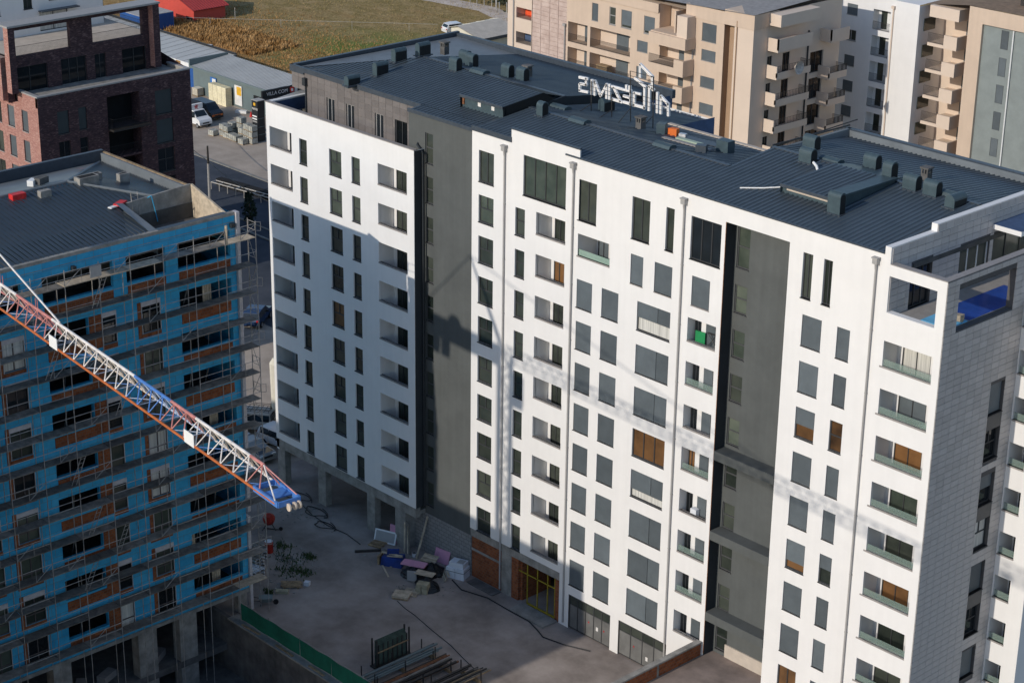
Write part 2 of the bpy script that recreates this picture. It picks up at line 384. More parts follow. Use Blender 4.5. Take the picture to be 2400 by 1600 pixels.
# --- left block
hl = []
for u0, u1 in ((-57.9,-56.97),(-54.28,-52.84),(-51.64,-50.68)): hl += holes(u0, u1, 28.09, 30.06, K9)
LB = ((-61.6, -58.85), (-48.64, -45.38))
for u0, u1 in LB: hl += holes(u0, u1, 28.68, 30.22, K9, .22)
b = wall(B(), FL, -62, -44.6, 3.95, 32.05, hl)
b.poly([(-44.6,-.93,3.95),(-44.6,.05,3.95),(-44.6,.05,32.05),(-44.6,-.93,32.05)])
b.build('facade_wall', ['white_plaster'], AB)
B().poly([(-44.595,-.90,3.95),(-44.595,.05,3.95),(-44.595,.05,32.0),(-44.595,-.90,32.0)]).build('return_wall', 'shaded_plaster', AB)  # dark sheet over the white return, painting its shade
B().box(-62.05, -.98, 32.05, -44.55, -.62, 32.11).build('parapet_cap', 'sill_stone', AB)
B().box(-62, -.65, 30.9, -44.6, -.62, 32.05).box(-62, -.9, 3, -61.7, 18, 32.0).build('parapet_wall', 'white_plaster', AB)
B().box(-62.05, -.6, 32.0, -61.62, 6, 32.1).build('parapet_cap', 'white_paint', AB)
B().box(-61.70, -.62, 31.0, -61.66, 6, 31.95).build('parapet_shade', 'blue_coat_or_shade', AB)  # blue shade of the parapet's inner face, painted as a thin sheet
B().box(-61.7, -.62, 30.9, -44.6, 1.3, 31.1).build('terrace_floor', 'terrace_floor', AB)
# --- left grey strip, section B, shops
hg = [(-44.5, -43.66, 31.0, 33.25, .2)]+holes(-44.5, -43.66, 28.05, 30.05, K9, .2)
b = wall(B(), FG, -44.6, -39.5, 3.35, 34.45, hg); b.poly([(-46.3,.05,31),(-44.6,.05,31),(-44.6,.05,34.42),(-46.3,.05,34.42)]); b.build('grey_wall', 'grey_plaster', AB)
hm = [(-38.8, -37.27, 31.0, 33.25, .2)]+holes(-38.8, -37.27, 28.07, 30.05, K9)+holes(-35.08, -34.13, 28.07, 30.05, K9)
hm += holes(-33.03, -30.2, 28.66, 30.2, K9)+[(-34.34, -30.25, 31.08, 33.9, .2)]
hm += [(-29.1, -27.4, 30.65, 33.45, .2), (-29.1, -26.06, 28.17, 29.7, .2)]+holes(-29.08, -27.58, 27.5, 29.52, range(1, 9), .12)+holes(-26.69, -25.16, 27.5, 29.52, range(1, 9), .12)
hm += [(-24.21, -22.64, 30.62, 33.45, .2), (-21.26, -20.56, 30.6, 33.45, .2), (-24.18, -23.07, 27.55, 29.58, .12), (-22.07, -20.54, 27.55, 29.58, .12)]
hm += holes(-23.46, -20.54, 27.52, 29.52, range(1, 9), .12)
hm += [(-19.14, -16.64, 30.59, 33.4, .2), (-18.86, -17.35, 27.52, 29.53, .12)]+holes(-19.06, -16.67, 28.12, 29.68, range(1, 9), .2)
b = wall(B(), FM, -39.5, -35.55, 4.02, 34.6, [h for h in hm if h[0] < -36]); wall(b, FM, -35.55, -29.02, 4.02, 35.45, [h for h in hm if -36 < h[0] < -29.9]); b.poly([(-35.55,0,34.5),(-35.55,.14,34.5),(-35.55,.14,35.45),(-35.55,0,35.45)]); b.box(-35.5, .02, 34.5, -29.05, .13, 35.44)
wall(b, FM, -29.02, -16.3, 2.72, 34.82, [h for h in hm if h[0] > -29.9])
wall(b, FM, -16.3, -11.28, 33.7, 34.82, reveals=False)
wall(b, FM, -19.6, -16.3, 0, 2.72); wall(b, FM, -30, -29.02, 0, 4.02); wall(b, FM, -24.9, -24.1, 0, 2.72)
b.build('facade_wall', 'white_plaster', AB)
hf = [(-10.22, -9.48, 30.52, 33.36, .2), (-8.65, -8.01, 30.53, 33.36, .2)]+holes(-9.98, -8.5, 27.5, 29.5, range(8), .12)+holes(-7.34, -6.39, 27.5, 29.48, range(9), .12)
hf += [(-9.98, -8.5, 3.2, 5.5, .12)]+holes(-4.12, -.5, 28.02, 29.61, range(10), .18)+[(-4.1, -.62, 31.35, 33.56, .45)]
b = wall(B(), FM, -11.28, -3.94, 3.2, 34.82, [h for h in hf if h[1] < -4.2]); wall(b, FM, -3.94, 0, 0, 34.24, [(max(h[0], -3.94),)+h[1:] for h in hf if h[1] > -1])
b.build('facade_wall', 'white_plaster', AB)
# --- right recessed grey strip with its side walls and ledges
hs = [(-16.12, -15.1, 30.62, 33.27, .15)]+holes(-16.12, -15.1, 27.63, 29.5, K9, .15)
b = wall(B(), FS, -16.3, -11.28, 3.3, 33.7, hs); b.poly([(-11.28,0,3.3),(-11.28,.95,3.3),(-11.28,.95,33.7),(-11.28,0,33.7)])
b.build('grey_wall', 'grey_plaster', AB)
B().poly([(-16.3,0,0),(-16.3,.95,0),(-16.3,.95,33.7),(-16.3,0,33.7)]).build('recess_side_wall', 'shaded_plaster', AB)  # side of the white block, coloured dark for its shade
B().poly([(-16.3,0,33.7),(-11.28,0,33.7),(-11.28,.95,33.7),(-16.3,.95,33.7)]).build('recess_ceiling', 'white_plaster', AB)
B().box(-16.31, -.02, 3.5, -16.27, .0, 33.7).build('trim_strip', 'rust', AB)
for z in (17.72, 12.02, 6.05): B().box(-16.25, -.06, z, -11.3, .95, z+.62).build('ledge', 'grey_plaster', AB)
B().box(-15.2, .86, 3.35, -11.3, .95, 4.3).build('plinth', 'beige_plaster', AB)
# --- shell: sides, back, slabs that keep the inside dark
b = B()
for P in ([(-62,-.9,3.3),(-62,18.2,3.3),(-62,18.2,34.2),(-62,-.9,32)], [(-62,18.2,3.3),(-37.6,18.2,3.3),(-37.6,18.2,34.2),(-62,18.2,34.2)],
          [(-31.5,16,0),(-37.6,16,0),(-37.6,16,34.0),(-31.5,16,34.0)], [(-20.5,11.4,0),(-31.5,11.4,0),(-31.5,11.4,34.3),(-20.5,11.4,34.3)],
          [(-20.6,11.3,0),(-20.6,17.3,0),(-20.6,17.3,35),(-20.6,11.3,35)], [(-20.6,17.3,0),(0,17.3,0),(0,17.3,34.9),(-20.6,17.3,34.9)], [(0,8,0),(0,17.3,0),(0,17.3,31),(0,8,31)]):
    b.poly(P)
b.build('rear_wall', 'white_plaster', AB)
b = B(); b.poly([(-37.6,15.9,0),(-37.6,18.2,0),(-37.6,18.2,34.2),(-37.6,15.9,34.2)]); b.poly([(-31.5,11.4,0),(-31.5,16,0),(-31.5,16,34.2),(-31.5,11.4,34.3)])
b.build('rear_tiled_wall', 'blue_coat_or_shade', AB)
b = B()
for z in [4.0+3*k for k in range(10)]+[33.8]:
    b.box(-61.6, 2.2, z-.3, -44.65, 18, z); b.box(-44.55, 2.2, z-.3, -3.9, 11.3, z)
    if z < 31: b.box(-3.9, 2.2, z-.3, -.3, 11.3, z)
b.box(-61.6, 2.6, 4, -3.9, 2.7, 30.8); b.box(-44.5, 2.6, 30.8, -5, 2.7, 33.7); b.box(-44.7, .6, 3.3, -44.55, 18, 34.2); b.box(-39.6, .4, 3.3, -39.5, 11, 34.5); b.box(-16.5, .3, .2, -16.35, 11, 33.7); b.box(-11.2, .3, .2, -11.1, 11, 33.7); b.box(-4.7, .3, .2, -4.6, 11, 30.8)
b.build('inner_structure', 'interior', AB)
# --- windows
for k in K9:
    z = -3*k
    for u0, u1, st in ((-57.9,-56.97,'T'),(-54.28,-52.84,'TM2'),(-51.64,-50.68,'T')):
        g = 'glass_warm' if (u0 == -54.28 and k in (4,)) else ('glass_green' if k < 2 and u0 != -57.9 else 'glass')
        win(AB, FL, u0, u1, 28.09+z, 30.06+z, st, glass=g, d=.13)
    win(AB, FG, -44.5, -43.66, 28.05+z, 30.05+z, 'T', d=.1, fr='frame_grey', sillm='frame_grey')
    win(AB, FM, -38.8, -37.27, 28.07+z, 30.05+z, 'TM2', glass='glass_green' if k == 0 else 'glass')
    win(AB, FM, -35.08, -34.13, 28.07+z, 30.05+z, 'T')
    win(AB, FS, -16.12, -15.1, 27.63+z, 29.5+z, 'T', d=.09, fr='frame_grey', glass='glass_green' if k in (0, 1, 3) else 'glass', sillm='frame_grey')
win(AB, FG, -44.5, -43.66, 31.0, 33.25, 'T', d=.1, fr='frame_grey', sillm='frame_grey')
win(AB, FS, -16.12, -15.1, 30.62, 33.27, 'T', d=.09, fr='frame_grey', glass='glass_green', sillm='frame_grey')
win(AB, FM, -38.8, -37.27, 31.0, 33.25, 'M2')
win(AB, FM, -34.34, -30.25, 31.08, 33.9, 'M4', glass='glass_green', d=.12)
win(AB, FM, -29.1, -27.4, 30.65, 33.45, 'M2'); win(AB, FM, -24.21, -22.64, 30.62, 33.45, 'M2'); win(AB, FM, -21.26, -20.56, 30.6, 33.45, 'W')
win(AB, FM, -19.14, -16.64, 30.59, 33.4, 'M3', glass='glass_dark', d=.12)
win(AB, FM, -10.22, -9.48, 30.52, 33.36, 'M2'); win(AB, FM, -8.65, -8.01, 30.53, 33.36, 'M2')
for u0, u1 in ((-24.18,-23.07),(-22.07,-20.54),(-18.86,-17.35)): win(AB, FM, u0, u1, 27.55, 29.56, 'S', d=.1, sillm='sill_stone', sd=.02)
for k in range(1, 9):
    z = -3*k
    win(AB, FM, -29.08, -27.58, 27.5+z, 29.52+z, 'S', d=.1, sd=.02); win(AB, FM, -26.69, -25.16, 27.5+z, 29.52+z, 'S', d=.1, sd=.02)
    if k == 4: win(AB, FM, -23.46, -20.54, 27.52+z, 29.52+z, 'M3', d=.1, glass='glass_warm', sd=.02)
    else: win(AB, FM, -23.46, -20.54, 27.52+z, 29.52+z, 'SD', d=.1, shut={1: .56, 5: .72}.get(k, 1), glass='curtain', sd=.02)
for k in range(9):
    z = -3*k
    if k < 8: win(AB, FM, -9.98, -8.5, 27.5+z, 29.5+z, 'S', d=.1, shut={2: .58, 5: .74}.get(k, 1), glass='glass_warm', sd=.02)
    if k == 2: win(AB, FM, -7.34, -6.39, 27.5+z, 29.48+z, 'T', d=.1, glass='glass_warm', sd=.02)
    else: win(AB, FM, -7.34, -6.39, 27.5+z, 29.48+z, 'S', d=.1, shut={5: .5}.get(k, 1), sd=.02)
win(AB, FM, -9.98, -8.5, 3.2, 5.5, 'M2', d=.1, glass='glass_warm', sill=False)
# --- balconies let into the wall
BM = {}
def balcony(u0, u1, v0, v1, F, dep, door, kind, glass='glass', floor=1.05, rail=False, bright=False):
    """recess with side walls, floor and back wall; door = (u0,u1) of the glazed door in the back wall"""
    w, h = round(u1-u0, 2), round(v1-v0, 2); F0 = (F[0], 0); zf = -floor; D = dep; loc = pt(F, u0, v0, 0)
    k = (kind, w, h)
    if k not in BM:
        b = B(); P = lambda u, v, d: pt(F0, u, v, d); t = .2; a0, a1 = door
        b.poly([P(0,zf,t), P(0,h,t), P(0,h,D), P(0,zf,D)]); b.poly([P(w,zf,t), P(w,zf,D), P(w,h,D), P(w,h,t)])
        b.poly([P(0,h,t), P(w,h,t), P(w,h,D), P(0,h,D)]); b.poly([P(0,zf,t), P(0,0,t), P(w,0,t), P(w,zf,t)])
        fw = ('y', D) if F[0] == 'y' else ('x', -D)
        wall(b, fw, 0, w, zf, h, [(a0, a1, zf+.02, h-.18, .1)])
        fl = B().poly([P(0,zf,t), P(w,zf,t), P(w,zf,D), P(0,zf,D)])
        fr = B()
        for u in (a0, (a0+a1)/2-.03, a1-.06): fbox(fr, F0, u, u+.06, zf+.02, h-.18, D+.03, D+.1)
        fbox(fr, F0, a0+.06, a1-.06, h-.26, h-.18, D+.03, D+.1)
        pn = B().poly([P(a0,zf,D+.07), P(a1,zf,D+.07), P(a1,h-.2,D+.07), P(a0,h-.2,D+.07)])
        sl = fbox(B(), F0, 0, w, -.10, .0, -.03, .24)
        rg = fbox(B(), F0, .03, w-.03, .0, .42, .12, .135)
        BM[k] = [x.mesh('recess', m) for x, m in ((b, 'white_plaster'), (fl, 'terrace_floor'), (fr, 'anthracite'), (pn, 'glass'), (sl, 'sill_stone'), (rg, 'green_glass' if kind == 'C' else 'rail_glass'))]
    r, fl, fr, pn, sl, rg = BM[k]
    o = inst('balcony', r, AB, loc)
    inst('floor', fl, o, loc); inst('door_frame', fr, o, loc); inst('sill', sl, o, loc)
    p = inst('pane', pn, o, loc)
    if glass != 'glass':
        q = pn.copy(); q.materials[0] = MATS[glass]; p.data = q
    if rail: inst('glass_rail', rg, o, loc)
    return o
for k in K9:
    z = -3*k
    balcony(-61.6, -58.85, 28.68+z, 30.22+z, FL, 1.63, (.36, 1.5), 'L1', 'glass_dark')
    balcony(-48.64, -45.38, 28.68+z, 30.22+z, FL, 1.48, (.33, 1.5), 'L2')
    balcony(-33.03, -30.2, 28.66+z, 30.2+z, FM, 1.45, (.33, 1.34), 'B', 'glass_warm' if k == 1 else 'glass')
    if k: balcony(-19.06, -16.67, 28.12+z, 29.68+z, FM, .7, (.0, .58), 'E', 'glass_warm' if k == 4 else 'glass_dark', rail=k in (2, 4, 6, 7))
for k in range(10):
    balcony(-4.12, -.5, 28.02-3*k, 29.61-3*k, FM, 1.7, (.35, 2.35), 'G', {0: 'curtain', 2: 'glass_warm', 5: 'glass_warm', 3: 'glass_green'}.get(k, 'glass' if k != 1 else 'shutter'), rail=(k != 8))
balcony(-29.1, -26.06, 28.17, 29.7, FM, 1.9, (.1, 1.1), 'C', 'shutter', rail=True)
# shutters half the width on the E balconies
for k in range(1, 9):
    fbox(B(), FM, -18.03, -17.28, 27.1-3*k, 29.5-3*k, .62, .66).build('shutter', 'shutter', AB)
# --- concrete ground floor of the left part
b = B(); b.box(-62, -.9, 3.15, -44.62, -.45, 3.93); b.box(-61.9, -.45, 3.3, -44.7, 17, 3.6); b.build('concrete_beam', 'concrete', AB)
for x in (-61.95, -56.65, -50.5): 
    B().box(x, -.88, 0, x+.95, -.3, 3.15).build('concrete_pillar', 'concrete', AB)
B().box(-47.1, -.88, 0, -45.9, .6, 3.14).build('concrete_pillar', 'concrete', AB)
for x, y in ((-61.9, 8), (-61.9, 16.5), (-56, 16.5), (-50, 16.5)): B().box(x, y, 0, x+.6, y+.6, 3.3).build('concrete_pillar', 'concrete', AB)
B().box(-48.3, 1.6, 0, -47.1, 1.8, 3.2).build('green_panel', 'concrete_dark', AB)
B().box(-49.6, 3, 0, -44.7, 3.2, 3.3).build('inner_wall', 'concrete_dark', AB)
# block wall under the grey strip (courses of concrete blocks)
brick_mat('block_wall', [(.22, .22, .22), (.30, .295, .285)], (.12, .12, .125), .5, .31, 'x', msize=.02)
brick_mat('hollow_brick', [(.12, .036, .016), (.25, .075, .028), (.36, .125, .05)], (.17, .12, .09), .30, .21, 'xy', msize=.014)
B().box(-45.9, .06, 0, -39.45, .3, 3.36).build('block_wall', 'block_wall', AB)
B().box(-39.45, .02, 3.38, -30.05, .4, 4.0).build('concrete_beam', 'concrete', AB)
B().box(-39.4, .12, 0, -36.05, .3, 3.38).build('brick_infill', 'hollow_brick', AB)
B().box(-39.42, .08, 2.2, -36.03, .2, 2.38).build('concrete_band', 'concrete', AB)
B().box(-36.05, .0, 0, -35.0, .35, 3.38).build('concrete_pillar', 'concrete', AB)
B().box(-35.0, .05, 0, -34.3, .3, 3.38).box(-30.45, .05, 0, -30.05, .3, 3.38).box(-34.3, .3, 0, -34.1, 3.2, 3.38).box(-34.3, 6, 0, -30, 6.2, 3.4).build('brick_infill', 'hollow_brick', AB)
mat('yellow_steel', (.32, .24, .02), .6, .2, 4)
b = B()
for x in (-33.4, -32.35, -31.3, -30.55): b.box(x-.035, .1, .1, x+.035, .17, 3.35)
b.box(-34.3, .1, 2.45, -30.5, .16, 2.53); b.box(-33.4, .08, .08, -30.5, .18, .2); b.build('door_frame', 'yellow_steel', AB)
# shop fronts with taped-over glass panels
mat('shop_film', (.16, .16, .155), .35, .15, 1.2, rnd=.1)
for a, c, n in ((-28.95, -24.95, 5), (-24.05, -19.65, 4)):
    s = B(); w1 = (c-a)/n
    for i in range(n+1): fbox(s, FM, a+i*w1-.03, a+i*w1+.03, .1, 2.66, .04, .12)
    for z in (.1, 1.95, 2.6): fbox(s, FM, a, c, z, z+.06, .05, .11)
    so_ = s.build('shop_front', 'anthracite', AB)
    for i in range(n):
        fbox(B(), FM, a+i*w1+.03, a+(i+1)*w1-.03, .16, 1.95, .07, .09).build('shop_panel', 'shop_film', so_)
        fbox(B(), FM, a+i*w1+.03, a+(i+1)*w1-.03, 2.01, 2.6, .07, .09).build('top_light', 'glass', so_)
mat('red_mark', (.45, .03, .03), .6); mat('paper', (.75, .73, .70), .8)
for x, z, m_ in ((-27.1, 1.2, 'red_mark'), (-25.6, 1.1, 'red_mark'), (-26.3, .9, 'paper'), (-22.7, 1.15, 'red_mark'), (-21.5, .6, 'paper')):
    fbox(B(), FM, x, x+(.12 if m_ == 'red_mark' else .2), z, z+(.12 if m_ == 'red_mark' else .3), .055, .065).build('sticker', m_, AB)
# inside of the shop floor
B().box(-39.3, 6, 0, -16.4, 6.2, 3.2).build('inner_wall', 'interior', AB)
# --- downpipes with hopper heads
for x, zt in ((-36.11, 33.9), (-29.48, 34.2), (-19.69, 34.15), (-4.86, 34.2)):
    b = B(); b.box(x-.17, -.30, zt-.1, x+.17, -.02, zt+.22); b.box(x-.22, -.34, zt+.22, x+.22, 0, zt+.3)
    b.tube((x, -.16, zt-.1), (x, -.10, zt-.45), .075, 8); b.tube((x, -.10, zt-.45), (x, -.10, .3 if x < -16 else 3.4), .065, 8)
    for z in range(6, 33, 4): b.box(x-.09, -.12, z, x+.09, 0, z+.05)
    b.build('downpipe', 'pipe_grey', AB)
b = B(); b.box(-46.1, .9, 33.3, -45.7, 1.28, 33.75); b.path([(-45.9,1.1,33.3),(-45.6,.6,32.6),(-45.2,-.1,32.2),(-44.42,-.25,31.8),(-44.42,-.2,4)], .07, 7); b.build('downpipe', 'pipe_dark', AB)
b = B(); b.box(-59.9, 1.0, 33.4, -59.55, 1.3, 33.98); b.tube((-59.7,1.18,33.4),(-59.7,1.18,31.1), .06, 6); b.build('downpipe', 'pipe_dark', AB)
# --- penthouse with grey panels on the left block
PF = ('y', 1.3); pw = [(-57.27,-56.33),(-54.93,-53.99),(-51.57,-50.6),(-49.29,-47.89)]
b = wall(B(), PF, -59.95, -46.3, 31.1, 34.35, [(a, c, 31.1, 32.95, .2) for a, c in pw]); b.poly([(-46.3,1.3,31.1),(-46.3,.05,31.1),(-46.3,.05,34.35),(-46.3,1.3,34.35)])
b.box(-61.5, 1.31, 33.0, -59.95, 18, 34.3); b.poly([(-59.95,1.3,31),(-59.95,18,31),(-59.95,18,33),(-59.95,1.3,33)])
b.build('penthouse_wall', 'cladding_joint', AB)
CPM = {}
def clad(x0, x1, z0, z1, y=1.3):
    k = (round(x1-x0, 3), round(z1-z0, 3))
    if k not in CPM: CPM[k] = B().box(.012, -.03, .012, k[0]-.012, .0, k[1]-.012).mesh('cladding_panel', 'cladding')
    inst('cladding_panel', CPM[k], AB, (x0, y, z0))
xs = [-61.5+.8*i for i in range(20)]; zs = [31.1, 31.717, 32.333, 32.95, 33.417, 33.883, 34.35]
for x0 in xs:
    x1 = min(x0+.8, -46.3)
    if x1 - x0 < .1: continue
    for z0, z1 in zip(zs[:-1], zs[1:]):
        if x0 < -60 and z0 < 32.9: continue
        segs = [(x0, x1)]
        if z0 < 32.9:
            for a, c in pw:
                nx = []
                for s0, s1 in segs:
                    if a < s1 and c > s0:
                        if a-s0 > .06: nx.append((s0, a))
                        if s1-c > .06: nx.append((c, s1))
                    else: nx.append((s0, s1))
                segs = nx
        for s0, s1 in segs: clad(s0, s1, z0, min(z1, 34.35))
for a, c in pw: win(AB, PF, a, c, 31.1, 32.95, 'M2', d=.12, glass='glass_dark', sill=False, fr='pipe_grey' if c-a < 1 else 'anthracite')
# --- tiled gable and terrace at the right end
b = wall(B(), FT, 0, 8.0, 0, 34.24, [(1.2, 6.82, 31.0, 33.55, .45)]+[(5.42, 6.92, 24.5-3*k, 26.5-3*k, .3) for k in range(8)])
b.build('gable_wall', 'tile_joint', AB)
for k in range(8): win(AB, FT, 5.42, 6.92, 24.5-3*k, 26.5-3*k, 'S' if k % 2 == 0 else 'TM2', d=.24, shut={2: .5}.get(k, 1), glass='glass_dark' if k % 3 else 'curtain')
for k in (0, 2, 4): fbox(B(), FT, 5.42, 6.92, 23.55-3*k, 24.42-3*k, -.02, .1).build('spandrel', 'frame_grey', AB)
TM = {}
tiles = []
def tile_area(F, u0, u1, v0, v1, du, dv, holes=()):
    v = v0
    while v < v1-.05:
        u = u0; ve = min(v+dv, v1)
        while u < u1-.05:
            ue = min(u+du, u1)
            segs = [(u, ue)]
            for h in holes:
                if h[2] < ve-.05 and h[3] > v+.05:
                    nx = []
                    for s0, s1 in segs:
                        if h[0] < s1 and h[1] > s0:
                            if h[0]-s0 > .05: nx.append((s0, h[0]))
                            if s1-h[1] > .05: nx.append((h[1], s1))
                        else: nx.append((s0, s1))
                    segs = nx
            tiles.extend((F, s0, s1, v, ve) for s0, s1 in segs)
            u += du
        v += dv
tile_area(FT, 0.02, 8.0, 3.2, 34.2, .75, .42, [(1.2, 6.82, 31.0, 33.55)]+[(5.42, 6.92, 24.5-3*k, 26.5-3*k) for k in range(8)]+[(5.42, 6.92, 23.55-3*k, 24.45-3*k) for k in (0, 2, 4)])
FP = ('x', -3.94)
pz = [(2.0, 4.1, 31.0, 33.62), (6.8, 9.85, 31.0, 33.65), (10.2, 16.5, 31.0, 33.7)]
b = wall(B(), FP, .35, 17.2, 30.9, 35.2, pz, .3); b.build('penthouse_wall', 'tile_joint', AB)
b = B(); b.box(-4.36, -.02, 34.25, -3.945, 4.3, 35.28); b.box(-4.36, 4.3, 34.25, -3.945, 17.2, 35.74); b.build('parapet_wall', 'white_plaster', AB)
tile_area(FP, .1, 17.2, 31.0, 35.24, .78, .42, pz); tile_area(FP, 4.35, 17.2, 35.24, 35.70, .78, .46)
CAMP = Vector((60.77, -90.77, 72.95))
tiles.sort(key=lambda t: (Vector(pt(t[0], t[1], t[3], 0))-CAMP).length + (0 if t[3] > 14 else 60))
rest = B()
for i, (F, s0, s1, v0, v1) in enumerate(tiles):
    if i < 300:
        k = (round(s1-s0, 2), round(v1-v0, 2))
        if k not in TM: TM[k] = B().box(0, .012, .012, .03, k[0]-.012, k[1]-.012).mesh('wall_tile', 'tile_stone')
        inst('wall_tile', TM[k], AB, (F[1], s0, v0))
    else: rest.box(F[1], s0+.012, v0+.012, F[1]+.03, s1-.012, v1-.012)
rest.build('lower_tiles', 'tile_stone', AB, kind='stuff')
win(AB, FP, 2.0, 4.1, 31.0, 33.62, 'M3', glass='glass_dark', sill=False); win(AB, FP, 6.8, 9.85, 31.0, 33.65, 'M3', glass='glass', sill=False, fr='white_paint'); win(AB, FP, 10.2, 16.5, 31.0, 33.7, 'M4', glass='glass_green', sill=False)
B().box(-3.9, 10.0, 34.2, -1.9, 14.5, 34.5).build('canopy', 'white_plaster', AB)
B().box(-3.9, 10.0, 34.5, -1.9, 14.5, 34.53).build('canopy_top', 'blue_coat_or_shade', AB)
B().box(-3.9, .46, 30.8, -.46, 17, 31.0).build('terrace_floor', 'terrace_floor', AB)
B().box(-3.94, .0, 34.24, 0.02, .45, 34.30).box(-.45, .45, 34.24, 0.02, 9.5, 34.30).build('frame_cap', 'sill_stone', AB)
B().box(-3.9, .01, 33.56, -.46, .45, 34.235).box(-.45, .01, 33.56, -.01, 8, 34.235).box(-.62, .02, 30.0, -.01, 1.2, 33.56).box(-.45, 6.85, 30.0, -.01, 8, 33.56).box(-.45, 1.2, 30.6, -.02, 6.82, 30.98).box(-3.9, .02, 30.9, -.6, .45, 31.34).build('terrace_frame', 'white_plaster', AB)
B().box(-2.7, 3.15, 31.0, -.47, 9.9, 31.02).build('pool', 'sill_stone', AB)
B().box(-2.6, 3.25, 31.02, -.5, 9.8, 31.03).build('pool_water', 'pool_blue', AB)
B().box(-2.4, 1.2, 31.0, -.5, 3.1, 31.05).build('pool_step', 'pool_light', AB)
B().box(-.46, 6.9, 31.0, -.44, 7.9, 33.5).build('post_face', 'white_plaster', AB)
# --- right wing with parapet balconies (set back behind the gable)
WG = ('y', 8.0)
b = B()
hw = [(.12 if k else .05, 1.28, 20.65-3*k+3*3, 22.15-3*k+3*3, .2) for k in range(10)]
wall(b, WG, 0.02, 2.35, 0, 31.2, hw); b.poly([(2.35,8,0),(2.35,17,0),(2.35,17,31.2),(2.35,8,31.2)]); b.poly([(0,8,31.2),(2.35,8,31.2),(2.35,17,31.2),(0,17,31.2)])
b.build('wing_wall', 'white_plaster', AB)
for k in range(10):
    z = 29.65-3*k
    b = B(); b.box(.1, 8.2, z-1.0, 1.3, 8.25, z); b.box(.1, 8.2, z-1.05, 1.3, 9.6, z-1); b.box(.1, 9.6, z-1, 1.3, 9.65, z+1.5); b.box(1.28, 8.2, z-1, 1.3, 9.6, z+1.5); b.box(.1, 8.2, z-1, .12, 9.6, z+1.5)
    o = b.build('wing_balcony', 'white_plaster', AB)
    B().box(.15, 8.1, z, 1.26, 8.12, z+.45).build('glass_rail', 'rail_glass', o); B().box(.1, 7.94, z-.09, 1.3, 8.2, z).build('sill', 'sill_stone', o)
    B().box(.25, 9.55, z-.95, 1.15, 9.59, z+1.2).build('door', 'glass_dark', o)
    B().box(.02, 7.3, z-1.3, .9, 7.98, z-.05).build('parapet_face', 'white_plaster', AB) if False else None
# ================================================================ ROOF OF THE MAIN BLOCK
def ribbed(name, x0, x1, ys, zf, m='roof_metal', pitch=.38, h=.065, parent=AB, along='y'):
    """standing ribs along the slope: profile in x, swept through the points ys"""
    prof = []; x = x0
    while x < x1-1e-6:
        for dx, dz in ((0, 0), (.20, 0), (.235, h), (.305, h), (.345, 0)):
            if x+dx <= x1: prof.append((x+dx, dz))
        x += pitch
    prof.append((x1, 0)); b = B(); n = len(prof)
    for j, y in enumerate(ys):
        for px, dz in prof: b.v.append((px, y, zf(y, px)+dz) if along == 'y' else (y, px, zf(y, px)+dz))
    for j in range(len(ys)-1):
        for i in range(n-1):
            a = j*n+i; b.f.append((a, a+1, a+n+1, a+n)); b.mi.append(0)
    return b.build(name, m, parent)
z1 = lambda y, x=0: 34.52+.115*(y-.0) if y < 8.4 else 35.486-.135*(y-8.4)
z2 = lambda y, x=0: 34.8+.1*y if y < 5 else 35.3-.135*(y-5)
z4 = lambda y, x=0: 34.8+.103*y if y < 9.2 else 35.75-.1*(y-9.2)
# left hip: the ribs stop on a slanting line, a plain sheet fills the corner
def hipx(y): return -61.2+(7.0*(y/8.4) if y < 8.4 else 7.0*(1-(y-8.4)/9.8))
bb = B(); xx = -61.2; 
rib = ribbed('roof', -54.2, -39.05, [1.25, 8.4, 18.2], z1)
# sloped left end, ribbed too, each rib cut on the hip line
b = B(); x = -61.2
while x < -54.2-.01:
    for dx0, dx1, h0 in ((0, .22, 0), (.22, .31, .065), (.31, .38, 0)):
        xa, xb = min(x+dx0, -54.2), min(x+dx1, -54.2)
        if xb <= xa: continue
        ya, yb = 8.4*(xa+61.2)/7, 8.4*(xb+61.2)/7
        b.poly([(xa, 1.25, z1(1.25)+h0), (xb, 1.25, z1(1.25)+h0), (xb, max(yb, 1.25), z1(max(yb, 1.25))+h0), (xa, max(ya, 1.25), z1(max(ya, 1.25))+h0)])
    x += .38
b.build('roof_hip', 'roof_metal', AB)
B().poly([(-61.2,1.25,34.5),(-54.2,8.4,z1(8.4)+.01),(-54.2,18.1,z1(18.1)),(-61.2,18.1,34.35)]).build('roof_hip_end', 'roof_light', AB)
ribbed('roof', -46.3, -39.1, [.0, 1.25], z1)
ribbed('roof', -39.05, -31.5, [.0, 5, 16], z2); ribbed('roof', -31.5, -20.5, [.0, 5, 11.3], z2); ribbed('roof', -20.5, -4.36, [.0, 9.2, 17.2], z4)
# gables where one ridge stands above the next
B().poly([(-39.04,5,z2(5)),(-39.04,8.4,z1(8.4)),(-39.04,18.2,z1(18.2)),(-39.04,18.2,33.5),(-39.04,16,33.4)]).build('roof_gable', 'shaded_plaster', AB)
